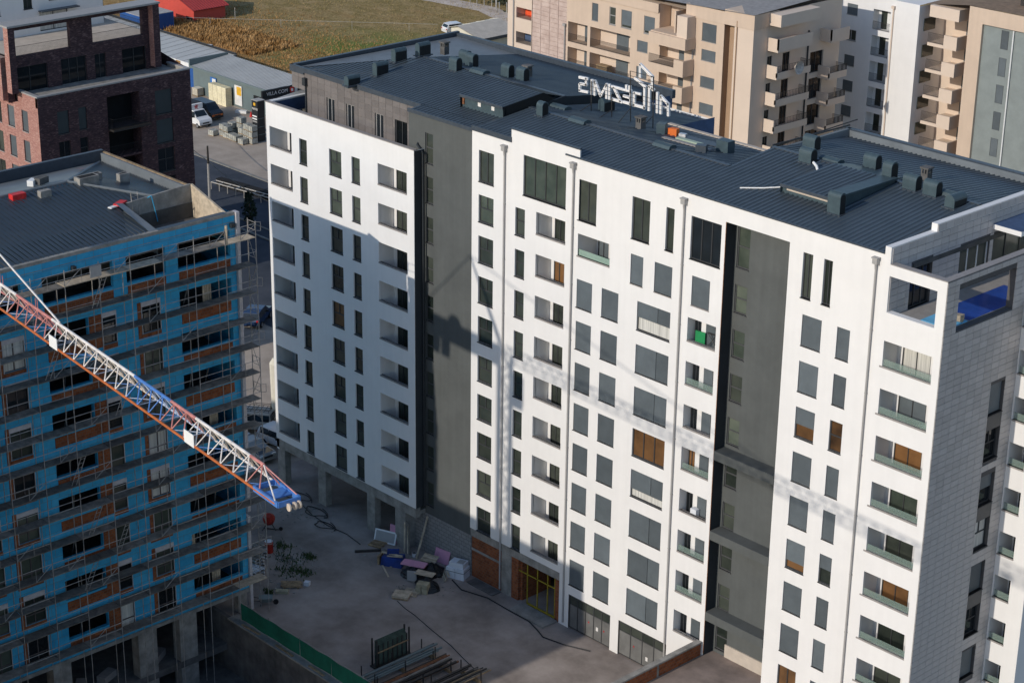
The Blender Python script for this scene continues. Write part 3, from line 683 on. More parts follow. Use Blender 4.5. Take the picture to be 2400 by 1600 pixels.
# ridge caps and eaves flashing
b = B()
for x0, x1, y, z in ((-54.2,-39,8.4,z1(8.4)), (-39,-20.5,5,z2(5)), (-20.5,-4.4,9.2,z4(9.2))): b.box(x0, y-.16, z+.0, x1, y+.16, z+.07)
b.build('ridge_cap', 'flashing', AB)
b = B(); b.box(-59.9, 1.16, 34.35, -46.25, 1.3, 34.72); b.box(-46.3, -.07, 34.40, -39.5, .05, 34.66); b.box(-39.5, -.07, 34.5, -35.5, .04, 34.86); b.box(-35.55, -.06, 35.42, -29.0, .14, 35.52); b.box(-30.3, -.09, 34.80, -4.37, .03, 34.9)
b.box(-61.6, 1.16, 34.2, -59.9, 1.4, 34.72); b.build('eaves_flashing', 'flashing', AB)
B().box(-61.62, 1.2, 34.2, -61.3, 18.3, 34.72).box(-61.3, 17.95, 34.0, -37.4, 18.3, 34.62).build('roof_parapet', 'flashing', AB)
B().box(-31.6, 10.9, 34.2, -20.4, 11.5, 34.5).box(-20.75, 11.2, 35.0, -20.5, 17.5, 35.5).box(-20.75, 17.2, 34.8, -3.9, 17.5, 35.4).build('roof_parapet', 'roof_light', AB)
B().box(-31.7, 11.3, 34.5, -20.3, 11.6, 34.58).build('parapet_cap', 'beige_plaster', AB)
B().box(-20.9, 17.22, 35.4, -3.9, 17.6, 35.5).build('parapet_cap', 'flashing', AB)
B().tube((-20.8,9.5,35.75),(-20.8,17.6,35.62), .06, 6).tube((-20.95,9.5,35.55),(-20.95,18.6,35.8), .04, 6).build('parapet_pipe', 'steel_dark', AB)
# raised dormers
def dormer(x0, x1, yf, yr, zf, zr, cap=False):
    o = ribbed('dormer_roof', x0, x1, [yf-.25, yr], lambda y, x: zf+(y-yf)*(zr-zf)/(yr-yf))
    b = B(); g = z1 if x0 < -39.2 else z4
    b.box(x0, yf, g(yf)-.1, x1, yf+.05, zf-.12); b.build('dormer_front', 'vent_metal', AB)
    b = B()
    for x in (x0, x1):
        b.poly([(x, yf-.2, g(yf-.2)-.05), (x, yr+1.5, g(yr+1.5)-.05), (x, yr+.2, zr), (x, yf-.25, zf)])
    b.poly([(x0, yr, zr), (x1, yr, zr), (x1, yr+2.2, g(yr+2.2)), (x0, yr+2.2, g(yr+2.2))])
    b.build('dormer_side', 'vent_dark' if not cap else 'vent_metal', AB)
    B().box(x0, yf-.3, zf-.14, x1, yf-.2, zf+.05).build('dormer_edge', 'flashing', AB)
dormer(-43.55, -39.1, 2.73, 6.2, 35.74, 36.1)
dormer(-15.0, -10.95, 3.6, 8.5, 35.75, 36.05, True)
B().box(-43.5, 2.66, 35.05, -43.3, 2.72, 35.65).build('bare_board', 'rust', AB)
for x in (-41.9, -40.5): B().box(x, 2.69, 35.2, x+.3, 2.725, 35.48).build('vent_grille', 'paper', AB)
B().box(-14.6, 3.5, 35.42, -11.4, 3.58, 35.58).build('wood_batten', 'beige_plaster', AB)
B().box(-11.3, 3.4, 36.0, -10.3, 8.9, 36.12).box(-10.62, 3.4, 35.1, -10.5, 8.9, 36.0).build('duct', 'vent_metal', AB)
# hooded vents
HM = {}
def hood(x, y, z, wx, wy, h, axis):
    k = (wx, wy, h, axis)
    if k not in HM:
        W, L = (wy, wx) if axis == 'x' else (wx, wy)
        prof = [(-W/2, -.15)]+[(-W/2*math.cos(t), h-W/2+W/2*math.sin(t)) for t in (math.pi*i/10 for i in range(11))]+[(W/2, -.15)]
        def ring(c, s=1): return [((c, p, q) if axis == 'x' else (p, c, q)) for p, q in [(a*s, (b_-h/2)*s+h/2 if s != 1 else b_) for a, b_ in prof]]
        a = B().ring(ring(-L/2), ring(L/2))
        d = B()
        e = L/2+.012 if axis == 'x' else 0
        if axis == 'x': d.poly(ring(e, .84))
        else: d.box(W/2, -L/2+.06, .05, W/2+.015, L/2-.06, h-W/2)  # shade on the long +X side, painted as a dark panel
        f = B().box(-wx/2-.12, -wy/2-.12, -.06, wx/2+.12, wy/2+.12, .03)
        HM[k] = (a.mesh('roof_vent', 'vent_metal'), d.mesh('opening_or_shade', 'vent_dark'), f.mesh('flashing', 'flashing'))
    o = inst('roof_vent', HM[k][0], AB, (x, y, z)); inst('opening_or_shade', HM[k][1], o, (x, y, z)); inst('vent_flashing', HM[k][2], o, (x, y, z))
for x, y in ((-53.8, 1.0), (-53.85, 3.75), (-55.2, 6.7), (-55.1, 9.0)): hood(x, y, z1(max(y, 1.3)), .5, 1.15, 1.0 if y > 2 else .75, 'y')
for x, y in ((-49.95, 7.75), (-51.6, 10.2), (-50.35, 9.75), (-46.15, 9.5), (-44.8, 9.75)): hood(x, y, z1(y), .85, .6, 1.0, 'x')
hood(-37.15, 4.4, z2(4.4), .6, .6, 1.0, 'x'); hood(-36.7, 10.3, z2(10.3), .6, 1.1, 1.0, 'y')
for x, y in ((-17.05, 8.5), (-19.1, 11.4), (-13.7, 10.8), (-9.15, 8.8), (-7.6, 8.75)): hood(x, y, z4(y), 1.0, .65, .95, 'x')
hood(-10.35, 3.0, z4(3), .95, .55, 1.35, 'x'); hood(-11.0, 9.0, z4(9), .7, .7, 1.3, 'x'); hood(-5.5, 8.2, z4(8.2), .7, 1.3, .8, 'y')
# low ridge covers
for x, y, zf_ in ((-48.0, 8.4, z1), (-38.2, 7.2, z2), (-34.1, 5, z2), (-26.2, 5, z2), (-16.0, 9.6, z4), (-6.5, 9.4, z4)):
    z = zf_(y); r0 = [(x-.75, y+p, z+q) for p, q in ((-.4,.02),(-.3,.22),(0,.3),(.3,.22),(.4,.02))]; r1 = [(p[0]+1.5, p[1], p[2]) for p in r0]
    B().ring(r0, r1).build('ridge_cover', 'vent_metal', AB)
for x, y, zf_ in ((-55.55, 11.6, z1), (-45.9, 11.3, z1), (-31.1, 7.9, z2), (-9.9, 11.3, z4)):
    z = zf_(y); b = B(); b.box(x-.25, y-.25, z-.1, x+.25, y+.25, z+.5)
    for i in (-1, 0, 1):
        for j in (-1, 1): b.box(x+i*.2-.05, y+j*.2-.05, z+.5, x+i*.2+.05, y+j*.2+.05, z+.8)
    b.box(x-.32, y-.32, z+.8, x+.32, y+.32, z+.9); b.build('chimney', 'concrete_dark', AB)
# left-over sheets, a stained box and units on the unfinished middle roof
for x0, y0, L_, w_, rz, m_ in ((-27.6, 8.4, 5.0, .5, .06, 'flashing'), (-26.4, 8.0, 3.0, .4, .03, 'terrace_floor'), (-25.2, 7.7, 2.4, .5, .1, 'vent_metal'), (-24.6, 9.0, 5.0, .35, -.02, 'flashing')):
    pass
def lay(name, label, cat, x, y, z, d, rz, m, group=None):
    return tag(B().cbox((0, 0, 0), d, rz).build(name, m, at=(x, y, z)), label, cat, group)
mat('pale_green', (.38, .46, .36), .8); mat('orange', (.75, .17, .03), .6); mat('metal_bright', (.55, .56, .58), .35, metal=.6)
lay('metal_sheet', 'long dark metal sheet lying on the unfinished middle roof', 'metal sheet', -26.4, 9.0, z2(9)+.06, (4.6, .7, .08), .02, 'flashing')
lay('insulation_board', 'pale green board lying on the dark metal sheets on the roof', 'board', -26.6, 7.9, z2(7.9)+.1, (2.2, .35, .1), .02, 'pale_green')
lay('wooden_plank', 'grey plank lying beside the pale green board on the roof', 'plank', -26.2, 7.2, z2(7.2)+.06, (4.2, .3, .08), .03, 'sill_stone')
lay('cable_drum_box', 'orange box among metal scraps near the rooftop sign', 'box', -28.8, 8.7, z2(8.7)+.02, (.7, .4, .5), .2, 'orange')
lay('bent_flashing', 'bent metal flashing standing beside the orange box on the roof', 'metal flashing', -29.5, 8.3, z2(8.3), (.6, .7, .75), .5, 'vent_metal')
lay('foil_roll', 'silvery foil roll beside the orange box on the roof', 'roll', -28.1, 8.9, z2(8.9), (.5, .3, .3), .3, 'metal_bright')
lay('roof_unit', 'dark green metal cabinet on the middle roof by the parapet', 'cabinet', -23.7, 8.2, z2(8.2), (1.0, .7, .85), 0, 'vent_metal')
lay('flashing_offcut', 'crumpled dark offcut at the right end of the metal sheets', 'metal offcut', -24.2, 6.4, z2(6.4)+.02, (.7, .6, .5), .5, 'flashing')
tag(B().path([(-16.1,7.9,z4(7.9)+.35),(-15.6,7.6,z4(7.6)+.3),(-15.2,7.3,z4(7.3)+.05)], .09, 7).build('flexible_duct', 'white_paint', loc=(-15.6, 7.6, 35.6)), 'white flexible duct poking from a vent on the right roof', 'duct')
tag(B().path([(-17.4,2.4,z4(2.4)+.07),(-16.2,3.2,z4(3.2)+.1),(-15.0,4.2,z4(4.2)+.16)], .05, 5).build('pipe_bundle', 'white_paint', loc=(-16, 3.2, 35.2)), 'pale pipe lying on the right roof beside the raised dormer', 'pipe')

# ================================================================ ROOFTOP SIGN (read from behind)
SG = thing('rooftop_sign', 'white lettered sign seen from behind on a dark steel frame with house outline', 'sign', (-34, 9.0, 34.9))
LET = {'digit_five': [(-38.24,36.94,-37.43,36.98),(-37.56,36.98,-37.56,36.5),(-38.13,36.5,-37.5,36.53),(-38.19,36.45,-38.17,35.99),(-38.2,35.98,-37.38,36.03)],
 'letter': [(-36.99,36.98,-36.97,35.98)], 'letter_m': [(-36.70,36.98,-36.68,35.98),(-35.54,36.98,-35.52,35.98),(-36.7,36.95,-36.1,36.02),(-36.1,36.02,-35.53,36.95)], 'letter_i': [(-35.27,36.98,-35.25,35.98)],
 'letter_z': [(-35.02,36.91,-34.06,36.91),(-34.85,36.86,-34.16,36.02),(-35.0,36.02,-34.02,36.0)], 'letter_e': [(-33.21,36.98,-33.19,35.98),(-33.95,36.89,-33.2,36.9),(-33.87,36.47,-33.2,36.46),(-33.88,36.04,-33.2,36.04),(-33.65,37.25,-33.64,37.02),(-33.34,37.26,-33.33,37.03)],
 'letter_d': [(-32.88,36.92,-32.87,35.98),(-32.9,36.04,-31.85,36.04),(-31.93,37.44,-31.88,35.98),(-32.86,36.88,-32.3,36.9)], 'letter_n': [(-31.49,37.6,-31.45,35.96),(-31.54,37.66,-31.1,37.44),(-30.73,37.32,-30.68,35.96)],
 'letter_arch': [(-30.38,37.15,-30.35,35.96),(-30.42,37.15,-29.69,36.72),(-29.7,36.76,-29.65,35.96)], 'house_outline': [(-32.87,37.93,-31.87,37.51),(-32.43,38.98,-31.27,38.35),(-32.43,38.96,-32.39,38.1),(-31.27,38.36,-31.22,37.5)]}
for nm, st in LET.items():
    b = B(); r = B(); hw_ = .085
    for xa, za, xb, zb in st:
        a, c = Vector((xa, 0, za)), Vector((xb, 0, zb)); d = (c-a).normalized(); n_ = Vector((-d.z, 0, d.x))*hw_; a = a-d*hw_*.6; c = c+d*hw_*.6
        for bb, y0_, y1_, s_ in ((b, 9.0, 9.16, 1), (r, 8.985, 9.0, .10)):
            q = [a+n_*s_, c+n_*s_, c-n_*s_, a-n_*s_]
            bb.ring([(p.x, y0_, p.z) for p in q], [(p.x, y1_, p.z) for p in q])
    o = b.build(nm, 'sign_white', SG); r.build('letter_seam', 'pipe_grey', o)
for (xa, za, xb, zb) in ((-36.9,36.95,-36.84,34.75),(-34.9,36.4,-34.81,34.75),(-33.2,38.4,-33.0,34.85),(-31.0,38.4,-30.88,34.8)): rod('post', (xa, 8.9, za), (xb, 8.9, zb), .035, 'steel_dark', SG)
for z in (36.25, 36.55, 36.85): rod('rail', (-38.2, 8.93, z), (-29.6, 8.93, z), .013, 'steel_dark', SG)
for z in (37.75, 38.05, 38.38): rod('rail', (-33.2, 8.93, z), (-30.95, 8.93, z), .02, 'steel_dark', SG)
for x, h in ((-36.86, 35.3), (-34.85, 35.3), (-33.05, 35.8), (-30.92, 35.7)): rod('brace', (x, 8.9, h), (x, 7.7, z2(7.7)), .03, 'steel_dark', SG)
# ================================================================ BLUE BUILDING UNDER CONSTRUCTION
brick_mat('blue_panel', [(.03, .27, .50), (.05, .37, .62), (.085, .46, .72)], (.13, .20, .24), 1.25, .6, 'y', msize=.014, noise=.6, bump=.25)
mat('raw_white', (.52, .49, .50), .6, .12, 3)
mat('window_pvc', (.10, .085, .085), .5, .1, 3)
mat('red_plastic', (.62, .03, .03), .5, .2, 3)
mat('wood', (.30, .21, .12), .85, .35, 2.5, rnd=.25)
mat('wood_pale', (.46, .38, .28), .85, .25, 2.5, rnd=.2)
mat('plank_grey', (.20, .18, .155), .9, .35, 1.6, rnd=.35)
mat('galv', (.36, .335, .31), .5, .25, 2, metal=.3)
BB = thing('unfinished_building', 'unfinished block clad in bright blue boards with red brick infill behind scaffolding', 'building', (-54, -30, 0))
XB = -46.3; FB = ('x', XB)
Y0, Y1 = -46.5, -15.3
# bays along y (from right to left) with kind: open bays and window bays
cols = [(-15.75,-19.95,'open'), (-21.5,-23.0,'win'), (-24.9,-26.0,'win2'), (-27.0,-30.1,'openk'), (-31.65,-33.25,'win'), (-34.4,-36.0,'win'), (-37.5,-41.5,'open'), (-43,-44.5,'win')]
hb = []; 
top = [(-19.95,-15.72), (-23.93,-20.9), (-30.1,-24.93), (-33.3,-31.6), (-36.2,-34.3), (-42.5,-37.2)]
for a, c in top: hb.append((a, c, 27.2, 29.0, .3))
for k in range(8):
    zt = 25.62-3*k
    for a, c, kd in cols:
        if kd.startswith('open'): hb.append((c, a, zt-1.45, zt, .3))
        else: hb.append((c, a, zt-2.2, zt, .12))
b = wall(B(), FB, Y0, Y1, 1.75, 30.15, hb); b.poly([(XB,Y1,1.7),(XB-16,Y1,1.7),(XB-16,Y1,30.1),(XB,Y1,30.1)]); b.poly([(XB,Y0,-4),(XB-16,Y0,-4),(XB-16,Y0,30.1),(XB,Y0,30.1)]); b.poly([(XB-16,Y0,-4),(XB-16,Y1,-4),(XB-16,Y1,30.1),(XB-16,Y0,30.1)])
b.build('blue_wall', 'blue_panel', BB)
# brick spandrels and brick beside the windows, standing a little proud
def brickp(u0, u1, v0, v1): fbox(B(), FB, u0, u1, v0, v1, -.035, .05).build('brick_infill', 'hollow_brick', BB)
for a, c in top[:3]: brickp(a+.05, c-.05, 26.3, 27.0)
for k in range(8):
    zt = 25.62-3*k
    for a, c, kd in cols:
        if kd == 'open': brickp(c+.1, a-.1, zt-2.33, zt-1.62)
        elif kd == 'openk': brickp(c+.08, -25.95 if False else -26.95, zt-2.33, zt-1.62); brickp(-26.95, -26.03, zt-2.3, zt-.02)
        elif kd == 'win': brickp(c-.28, c-.02, zt-2.5, zt+.02); brickp(c, a, zt-2.5, zt-2.24)
        else: brickp(c, a, zt-2.55, zt-2.24)
# concrete lines where the boards meet, parapet edge
b = B(); fbox(b, FB, Y0, Y1, 29.98, 30.2, -.03, .3); fbox(b, FB, Y0, Y1, 29.52, 29.56, -.012, .02); fbox(b, FB, Y0, Y1, 1.5, 1.78, -.05, .4)
b.build('concrete_edge', 'concrete', BB)
# white corner post and downpipe
B().box(-46.6, -15.28, 7.9, -46.1, -15.02, 30.2).build('corner_post', 'raw_white', BB); B().box(-46.55, -15.28, -.2, -46.15, -15.05, 7.5).build('corner_post', 'raw_white', BB)
B().box(-46.25, -15.75, 29.2, -46.0, -15.45, 29.5).build('hopper', 'pipe_dark', BB); B().box(-46.25, -28.0, 29.05, -45.95, -27.75, 29.35).build('hopper', 'pipe_dark', BB)
# windows with white roller boxes
RB = {}
for k in range(8):
    zt = 25.62-3*k
    for i, (a, c, kd) in enumerate(cols):
        if not kd.startswith('win'): continue
        o = win(BB, FB, c, a, zt-2.2, zt, 'BM2' if kd == 'win' else 'B', d=.05, fr='window_pvc', glass=random.choice(['glass', 'glass_dark', 'glass_dark', 'curtain', 'glass_green']), sill=False, fw=.05)
        w_ = round(a-c, 2)
        if w_ not in RB: RB[w_] = (fbox(B(), ('x', 0), .0, w_, -.32, -.0, -.05, .08).mesh('shutter_box', 'raw_white'), fbox(B(), ('x', 0), -.02, .02, -2.2, -.3, -.06, .0).mesh('guide_rail', 'raw_white'))
        p = pt(FB, c, zt, 0); inst('shutter_box', RB[w_][0], o, p)
        inst('guide_rail', RB[w_][1], o, pt(FB, c+.03, zt, 0)); inst('guide_rail', RB[w_][1], o, pt(FB, a-.03, zt, 0))
# slabs, back walls and props inside the open bays
b = B()
for k in range(10): b.box(XB-15.8, Y0+.2, 1.75+3*k+.0, XB-.32, Y1-.15, 1.98+3*k)
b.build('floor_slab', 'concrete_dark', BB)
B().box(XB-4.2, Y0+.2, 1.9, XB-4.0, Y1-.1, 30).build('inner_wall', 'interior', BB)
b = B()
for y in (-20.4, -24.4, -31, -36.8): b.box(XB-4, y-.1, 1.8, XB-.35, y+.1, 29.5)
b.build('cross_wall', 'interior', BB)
b = B()
for k in range(9):
    for y in (-16.9, -18.4, -28.2, -29.3): 
        if random.random() < .7: b.tube((XB-1.2-random.random(), y+random.uniform(-.3,.3), 1.98+3*k), (XB-1.2, y, 4.6+3*k), .04, 5)
b.build('steel_prop', 'galv', BB, kind='stuff')
for k, y in ((7, -16.9), (4, -16.8), (0, -17.2), (1, -19.2)):
    for j in range(4): B().cbox((XB-.9, y-.18*j, 1.98+3*k), (.06, .15, 2.4), 0).build('leaning_board', 'wood_pale', BB)
# open concrete storeys below
b = B(); b.box(XB-15.8, Y0, -2.5, XB+.0, -17.4, -2.0); b.build('basement_slab', 'concrete_dark', BB)
for y0, y1 in ((-31.5,-30.1), (-24.75,-23.25), (-21.35,-19.9), (-38.5,-37), (-45,-43.5)): 
    B().box(XB-.9, y0, -4.2, XB-.02, y1, 1.5).build('concrete_column', 'concrete', BB)
B().box(XB-.6, -16.2, -.0, XB-.1, -15.4, 1.5).build('concrete_column', 'concrete', BB)
B().box(XB-6, Y0, -4.2, XB-5.8, -15.4, 1.75).box(XB-6, -15.6, -4, XB, -15.4, -.0).build('basement_wall', 'concrete_dark', BB)
for y, z, d in ((-26.5, -2, .4), (-28.6, -2, .9), (-22.3, -2, .6)):
    b = B(); b.cbox((XB-1.6, y, z), (.7, 1.4, .5), d); b.build('stored_pack', 'sill_stone', BB)
# hipped metal roof with parapets
zr0, zr1 = 30.12, 31.5; RX, XM = -62.2, -55.6
g1 = lambda x: zr0+(zr1-zr0)*(XB-.15-x)/(XB-.15-XM)
bprof = B()
def rfront(name, m, xe, xm, ya, yb, hip, xs=None):
    """ribs running up the slope in x; hip = y of the ridge end"""
    b = B(); y = ya
    while y < yb-.01:
        for d0, d1, h in ((0, .20, 0), (.20, .29, .065), (.29, .36, 0)):
            p, q = min(y+d0, yb), min(y+d1, yb)
            if q <= p: continue
            def xt(t): return xm if t <= hip else xm+(xe-xm)*(t-hip)/(Y1-.3-hip)
            A = lambda x, t: (x, t, zr0+(zr1-zr0)*(x-xe)/(xm-xe)+h)
            b.poly([A(xs or xe, p), A(xs or xe, q), A(min(xt(q), xs or 99), q), A(min(xt(p), xs or 99), p)])
            if h and not xs: b.poly([A(xe, p), (xe, p, zr0), (xe, q, zr0), A(xe, q)])
        y += .36
    return b.build(name, m, BB)
HIP = -22.3
rfront('roof', 'roof_metal', XB-.1, XM, Y0, -21.6, HIP); 
rfront('roof', 'roof_metal', XB-.1, XM, -21.6, -18.7, HIP, -50.45)
B().poly([(RX,Y0,zr0),(XM,Y0,zr1),(XM,HIP,zr1),(RX,Y1-.3,zr0)]).build('roof', 'roof_light', BB)
# hip face towards +Y, ribbed along y
b = B(); x = RX
while x < XB-.2:
    for d0, d1, h in ((0, .20, 0), (.20, .29, .065), (.29, .36, 0)):
        p, q = x+d0, x+d1
        def yt(t): return Y1-.3+(HIP-Y1+.3)*((t-RX)/(XM-RX) if t < XM else max(0, (XB-t)/(XB-XM)))
        A = lambda t, y: (t, y, zr0+(zr1-zr0)*(y-(Y1-.3))/(HIP-Y1+.3)+h)
        lo = lambda t: min(Y1-.3, -21.65 if t > -50.4 else 9)
        if p < -50.4: b.poly([A(p, Y1-.3), A(q, Y1-.3), A(q, yt(q)), A(p, yt(p))])
    x += .36
b.build('roof', 'roof_metal', BB)
b = B(); b.tube((RX+.2, Y1-.5, zr0+.05), (XM, HIP, zr1+.05), .12, 6); b.tube((XM, HIP, zr1+.05), (-50.5, -18.4, zr0+.75), .09, 6); b.tube((XM, Y0, zr1+.03), (XM, HIP, zr1+.03), .1, 6)
b.build('ridge_cap', 'roof_light', BB)
b = B(); b.box(RX-.3, Y0, 30.0, RX, Y1, 30.95); b.build('roof_parapet', 'flashing', BB)
B().box(RX-.3, Y1-.25, 29.9, -50.3, Y1, 30.75).build('roof_parapet', 'roof_light', BB); B().box(RX-.3, Y1-.05, 30.75, -50.3, Y1+.12, 30.83).build('parapet_cap', 'wood', BB)
# open stair box at the corner
b = B(); b.poly([(-50.4,-21.0,29),(-50.4,-15.9,29),(-50.4,-15.9,31.3),(-50.4,-21.0,31.0)]); b.poly([(-50.55,-21.0,29),(-50.55,-15.9,29),(-50.55,-15.9,31.3),(-50.55,-21.0,31.0)]); b.poly([(-50.55,-21,31),(-50.4,-21,31),(-50.4,-15.9,31.3),(-50.55,-15.9,31.3)])
b.build('stair_wall', 'concrete', BB)
b = B(); b.poly([(-50.4,-15.9,28.5),(-46.6,-15.9,28.5),(-46.6,-15.9,30.2),(-50.4,-15.9,31.3)]); b.poly([(-50.4,-15.75,28.5),(-46.6,-15.75,28.5),(-46.6,-15.75,30.2),(-50.4,-15.75,31.3)]); b.poly([(-50.4,-15.9,31.3),(-46.6,-15.9,30.2),(-46.6,-15.75,30.2),(-50.4,-15.75,31.3)])
b.build('stair_wall', 'wood_pale', BB)
b = B(); b.poly([(-50.4,-21.3,31.05),(-46.5,-21.3,30.2),(-46.5,-21.9,30.2),(-50.4,-21.9,31.2)]); b.poly([(-50.4,-21.3,28.5),(-46.5,-21.3,28.5),(-46.5,-21.3,30.2),(-50.4,-21.3,31.05)]); b.build('stair_curb', 'roof_light', BB)
B().box(-46.75, -21.3, 29.3, -46.32, -15.9, 30.22).build('stair_parapet', 'roof_metal', BB)
B().box(-50.4, -21.3, 27.9, -46.6, -15.9, 28.1).build('stair_floor', 'black_void', BB)
# roof boxes with red bags
def rbox(x, y, z, dx, dy, h, m, hole=True):
    b = B(); b.box(x, y, z-.3, x+dx, y+dy, z+h); o = b.build('roof_outlet', m, BB)
    if hole: B().box(x+.12, y+.12, z+h, x+dx-.12, y+dy-.12, z+h+.01).build('opening_or_shade', 'black_void', o)
rbox(-55.4, -21.9, 31.3, .75, 1.5, .55, 'concrete'); rbox(-57.0, -19.9, 30.95, .5, .9, .35, 'concrete'); rbox(-56, -18.2, 30.6, .45, .8, .6, 'concrete'); rbox(-54.6, -25.2, 31.35, .45, .8, .4, 'concrete', False); rbox(-55.2, -27.0, 31.4, .55, 1.0, .35, 'red_plastic', False)
B().cbox((-56.9,-23.5,31.35), (.5,.9,.45), .3).build('roof_outlet', 'concrete_dark', BB); B().cbox((-57.1,-24.1,31.3), (.45,.7,.4), .6).build('wrapped_bag', 'white_paint', BB)
B().cbox((-50.9,-21.2,30.85), (.5,1.0,.15), .5).build('red_bag', 'red_plastic', BB); B().cbox((-50.7,-21.9,30.82), (.35,.6,.08), .2).build('white_bag', 'white_paint', BB)
B().poly([(-60.2,-18.9,30.72),(-59.8,-18.2,30.70),(-59.4,-18.9,30.9)]).build('red_sheet', 'red_plastic', BB)
B().path([(-50.45,-19.4,31.0),(-50.2,-19.2,31.2),(-50.2,-19.0,30.3),(-50.2,-18.8,29.3)], .035, 5).build('hose', 'blue_panel', BB)
b = B(); b.tube((-50.3,-20.6,29.6), (-50.5,-20.6,31.6), .03, 5); b.tube((-50.3,-20.1,29.6), (-50.5,-20.1,31.6), .03, 5)
for i in range(6): b.tube((-50.3-.033*i,-20.6,29.7+.33*i), (-50.3-.033*i,-20.1,29.7+.33*i), .02, 4)
b.build('roof_ladder', 'galv', BB)

# ================================================================ SCAFFOLDING
SF = thing('scaffolding', 'rusty grey tube scaffolding with plank decks along the blue facade', 'scaffolding', (-45.5, -28, 0))
LV = [28.58, 26.6, 24.63]+[22.68-1.95*i for i in range(8)]+[7.08, 5.02, 2.85]
YS = [-14.52, -17.0, -19.5, -21.95, -24.4, -26.75, -29.25, -31.65, -34.1, -36.55, -39, -41.4]
xi, xo = -45.98, -45.02
for y in YS:
    for x in (xi, xo):
        top_ = 29.7 if (x == xo or y > -15) else 28.7
        for z0 in ([-.1] if y > -17.1 else [-4.1]): rod('post', (x, y, z0), (x+random.uniform(-.05,.05), y+random.uniform(-.04,.04), top_), .03, 'galv', SF, 5)
PLK = [B().box(-.46, 0, -.05, .46, 1, .0).mesh('plank', m_) for m_ in ('plank_grey', 'wood_pale')]
for li, z in enumerate(LV):
    for i in range(len(YS)-1):
        y1_, y0_ = YS[i], YS[i+1]; L_ = y1_-y0_
        zz_ = z+random.uniform(-.02, .02)
        inst('plank', PLK[1 if (li == 0 and i in (0, 3, 4, 5)) or (li == 13 and i == 0) else 0], SF, (-45.5, y0_+.02, zz_), None, (1, L_-.04, 1))
        rod('guard_rail', (xo, y0_, z+.95), (xo, y1_, z+.95), .022, 'galv', SF, 5)
        if (li+i) % 2 == 0 or li == 0: rod('guard_rail', (xo, y0_, z+.5), (xo, y1_, z+.5), .022, 'galv', SF, 5)
        if random.random() < (.8 if li == 0 else .22):
            a_, c_ = (y0_, (y0_+y1_)/2) if random.random() < .5 else ((y0_+y1_)/2, y1_)
            rod('brace', (xo, a_, z+.05), (xo, c_, z+.95), .02, 'galv', SF, 5); rod('brace', (xo, (y0_+y1_)/2, z+.05), (xo, (y0_+y1_)/2, z+.95), .02, 'galv', SF, 5)
    for i in range(0, len(YS)): rod('transom', (xi, YS[i], z-.07), (xo, YS[i], z-.07), .022, 'galv', SF, 5)
# ladders between decks, end frames and diagonals at the right end
for li, y in ((0, -26.2), (2, -29.9), (4, -25.0), (6, -28.6), (8, -27.6), (10, -28.2), (5, -35), (9, -25.6)):
    z = LV[li]; b = B(); z0 = LV[li+1]
    for d in (-.17, .17): b.tube((xo-.2, y-.9+d, z0), (xo-.2, y+d, z), .025, 5)
    for t in range(1, 7): b.tube((xo-.2, y-.9+.9*t/7-.17, z0+(z-z0)*t/7), (xo-.2, y-.9+.9*t/7+.17, z0+(z-z0)*t/7), .016, 4)
    b.build('ladder', 'galv', SF)
for li in range(0, 13):
    z = LV[li]
    rod('end_brace', (xi, -14.5, LV[li+1]+.1) if li % 2 else (xo, -14.5, LV[li+1]+.1), (xo, -14.5, z-.1) if li % 2 else (xi, -14.5, z-.1), .022, 'galv', SF, 5)
    b = B()
    b.path([(xi+.1,-14.5,z+1.0),(xi+.1,-14.5,z+.45),(xo-.1,-14.5,z+.45),(xo-.1,-14.5,z+1.0),(xi+.1,-14.5,z+1.0)], .02, 5)
    if li % 2 == 0: b.path([(xo,-14.5,z+1.05),(xo,-14.1,z+.95),(xo,-14.1,z+.35),(xo,-14.5,z+.45)], .02, 5)
    b.build('end_frame', 'galv', SF)
B().tube((xo,-16.9,28.6), (xo,-16.9,29.9), .09, 7).build('rolled_mat', 'wood_pale', SF); B().cbox((xo+.05,-27.0,28.75), (.1,.8,.75), 0).build('grey_board', 'pipe_grey', SF)

# ================================================================ TOWER CRANE
mat('crane_white', (.70, .66, .63), .5, .18, 2.5); mat('crane_red', (.50, .20, .18), .55, .25, 2.5); mat('crane_blue', (.07, .20, .52), .5, .15, 2.5); mat('crane_orange', (.46, .12, .025), .5, .2, 2); mat('crane_pale', (.44, .50, .62), .5, .2, 2.5); mat('crane_cream', (.62, .52, .42), .5, .15, 2.5)
CX = Vector((-37.9, -45.4, 38.97)); dj = Vector((.99396, -.1097, -.0003)); nj = Vector((.1097, .99396, 0)); up = Vector((0, 0, 1))
CR = thing('tower_crane', 'tower crane with red white and blue lattice jib reaching across the frame', 'crane', (-37.9, -45.4, -4.2))
LJ = 43.2; W_ = .95; H_ = .85
J = lambda s, side, h=0: CX+dj*s+nj*(W_/2+side*W_/2)+up*h     # side -1 near (image lower), +1 far
J = lambda s, side, h=0: CX+dj*s+nj*(W_*(side+1)/2)+up*h
def ccol(s):
    for a, m_ in ((19.2, 'crane_white'), (23.0, 'crane_red'), (31.0, 'crane_white'), (34.2, 'crane_blue'), (36.3, 'crane_red'), (40.6, 'crane_white'), (99, 'crane_red')):
        if s < a: return m_
NT = int(LJ-2)
for a, c, m_, side, h, r in ((0, LJ, 'crane_orange', -1, 0, .055), (0, 23, 'crane_red', 1, 0, .045), (23, 32, 'crane_cream', 1, 0, .045), (32, 37, 'crane_pale', 1, 0, .045), (37, LJ-1.8, 'crane_white', 1, 0, .045)):
    rod('lower_chord', J(a, side, h), J(c, side, h), r, m_, CR, 8)
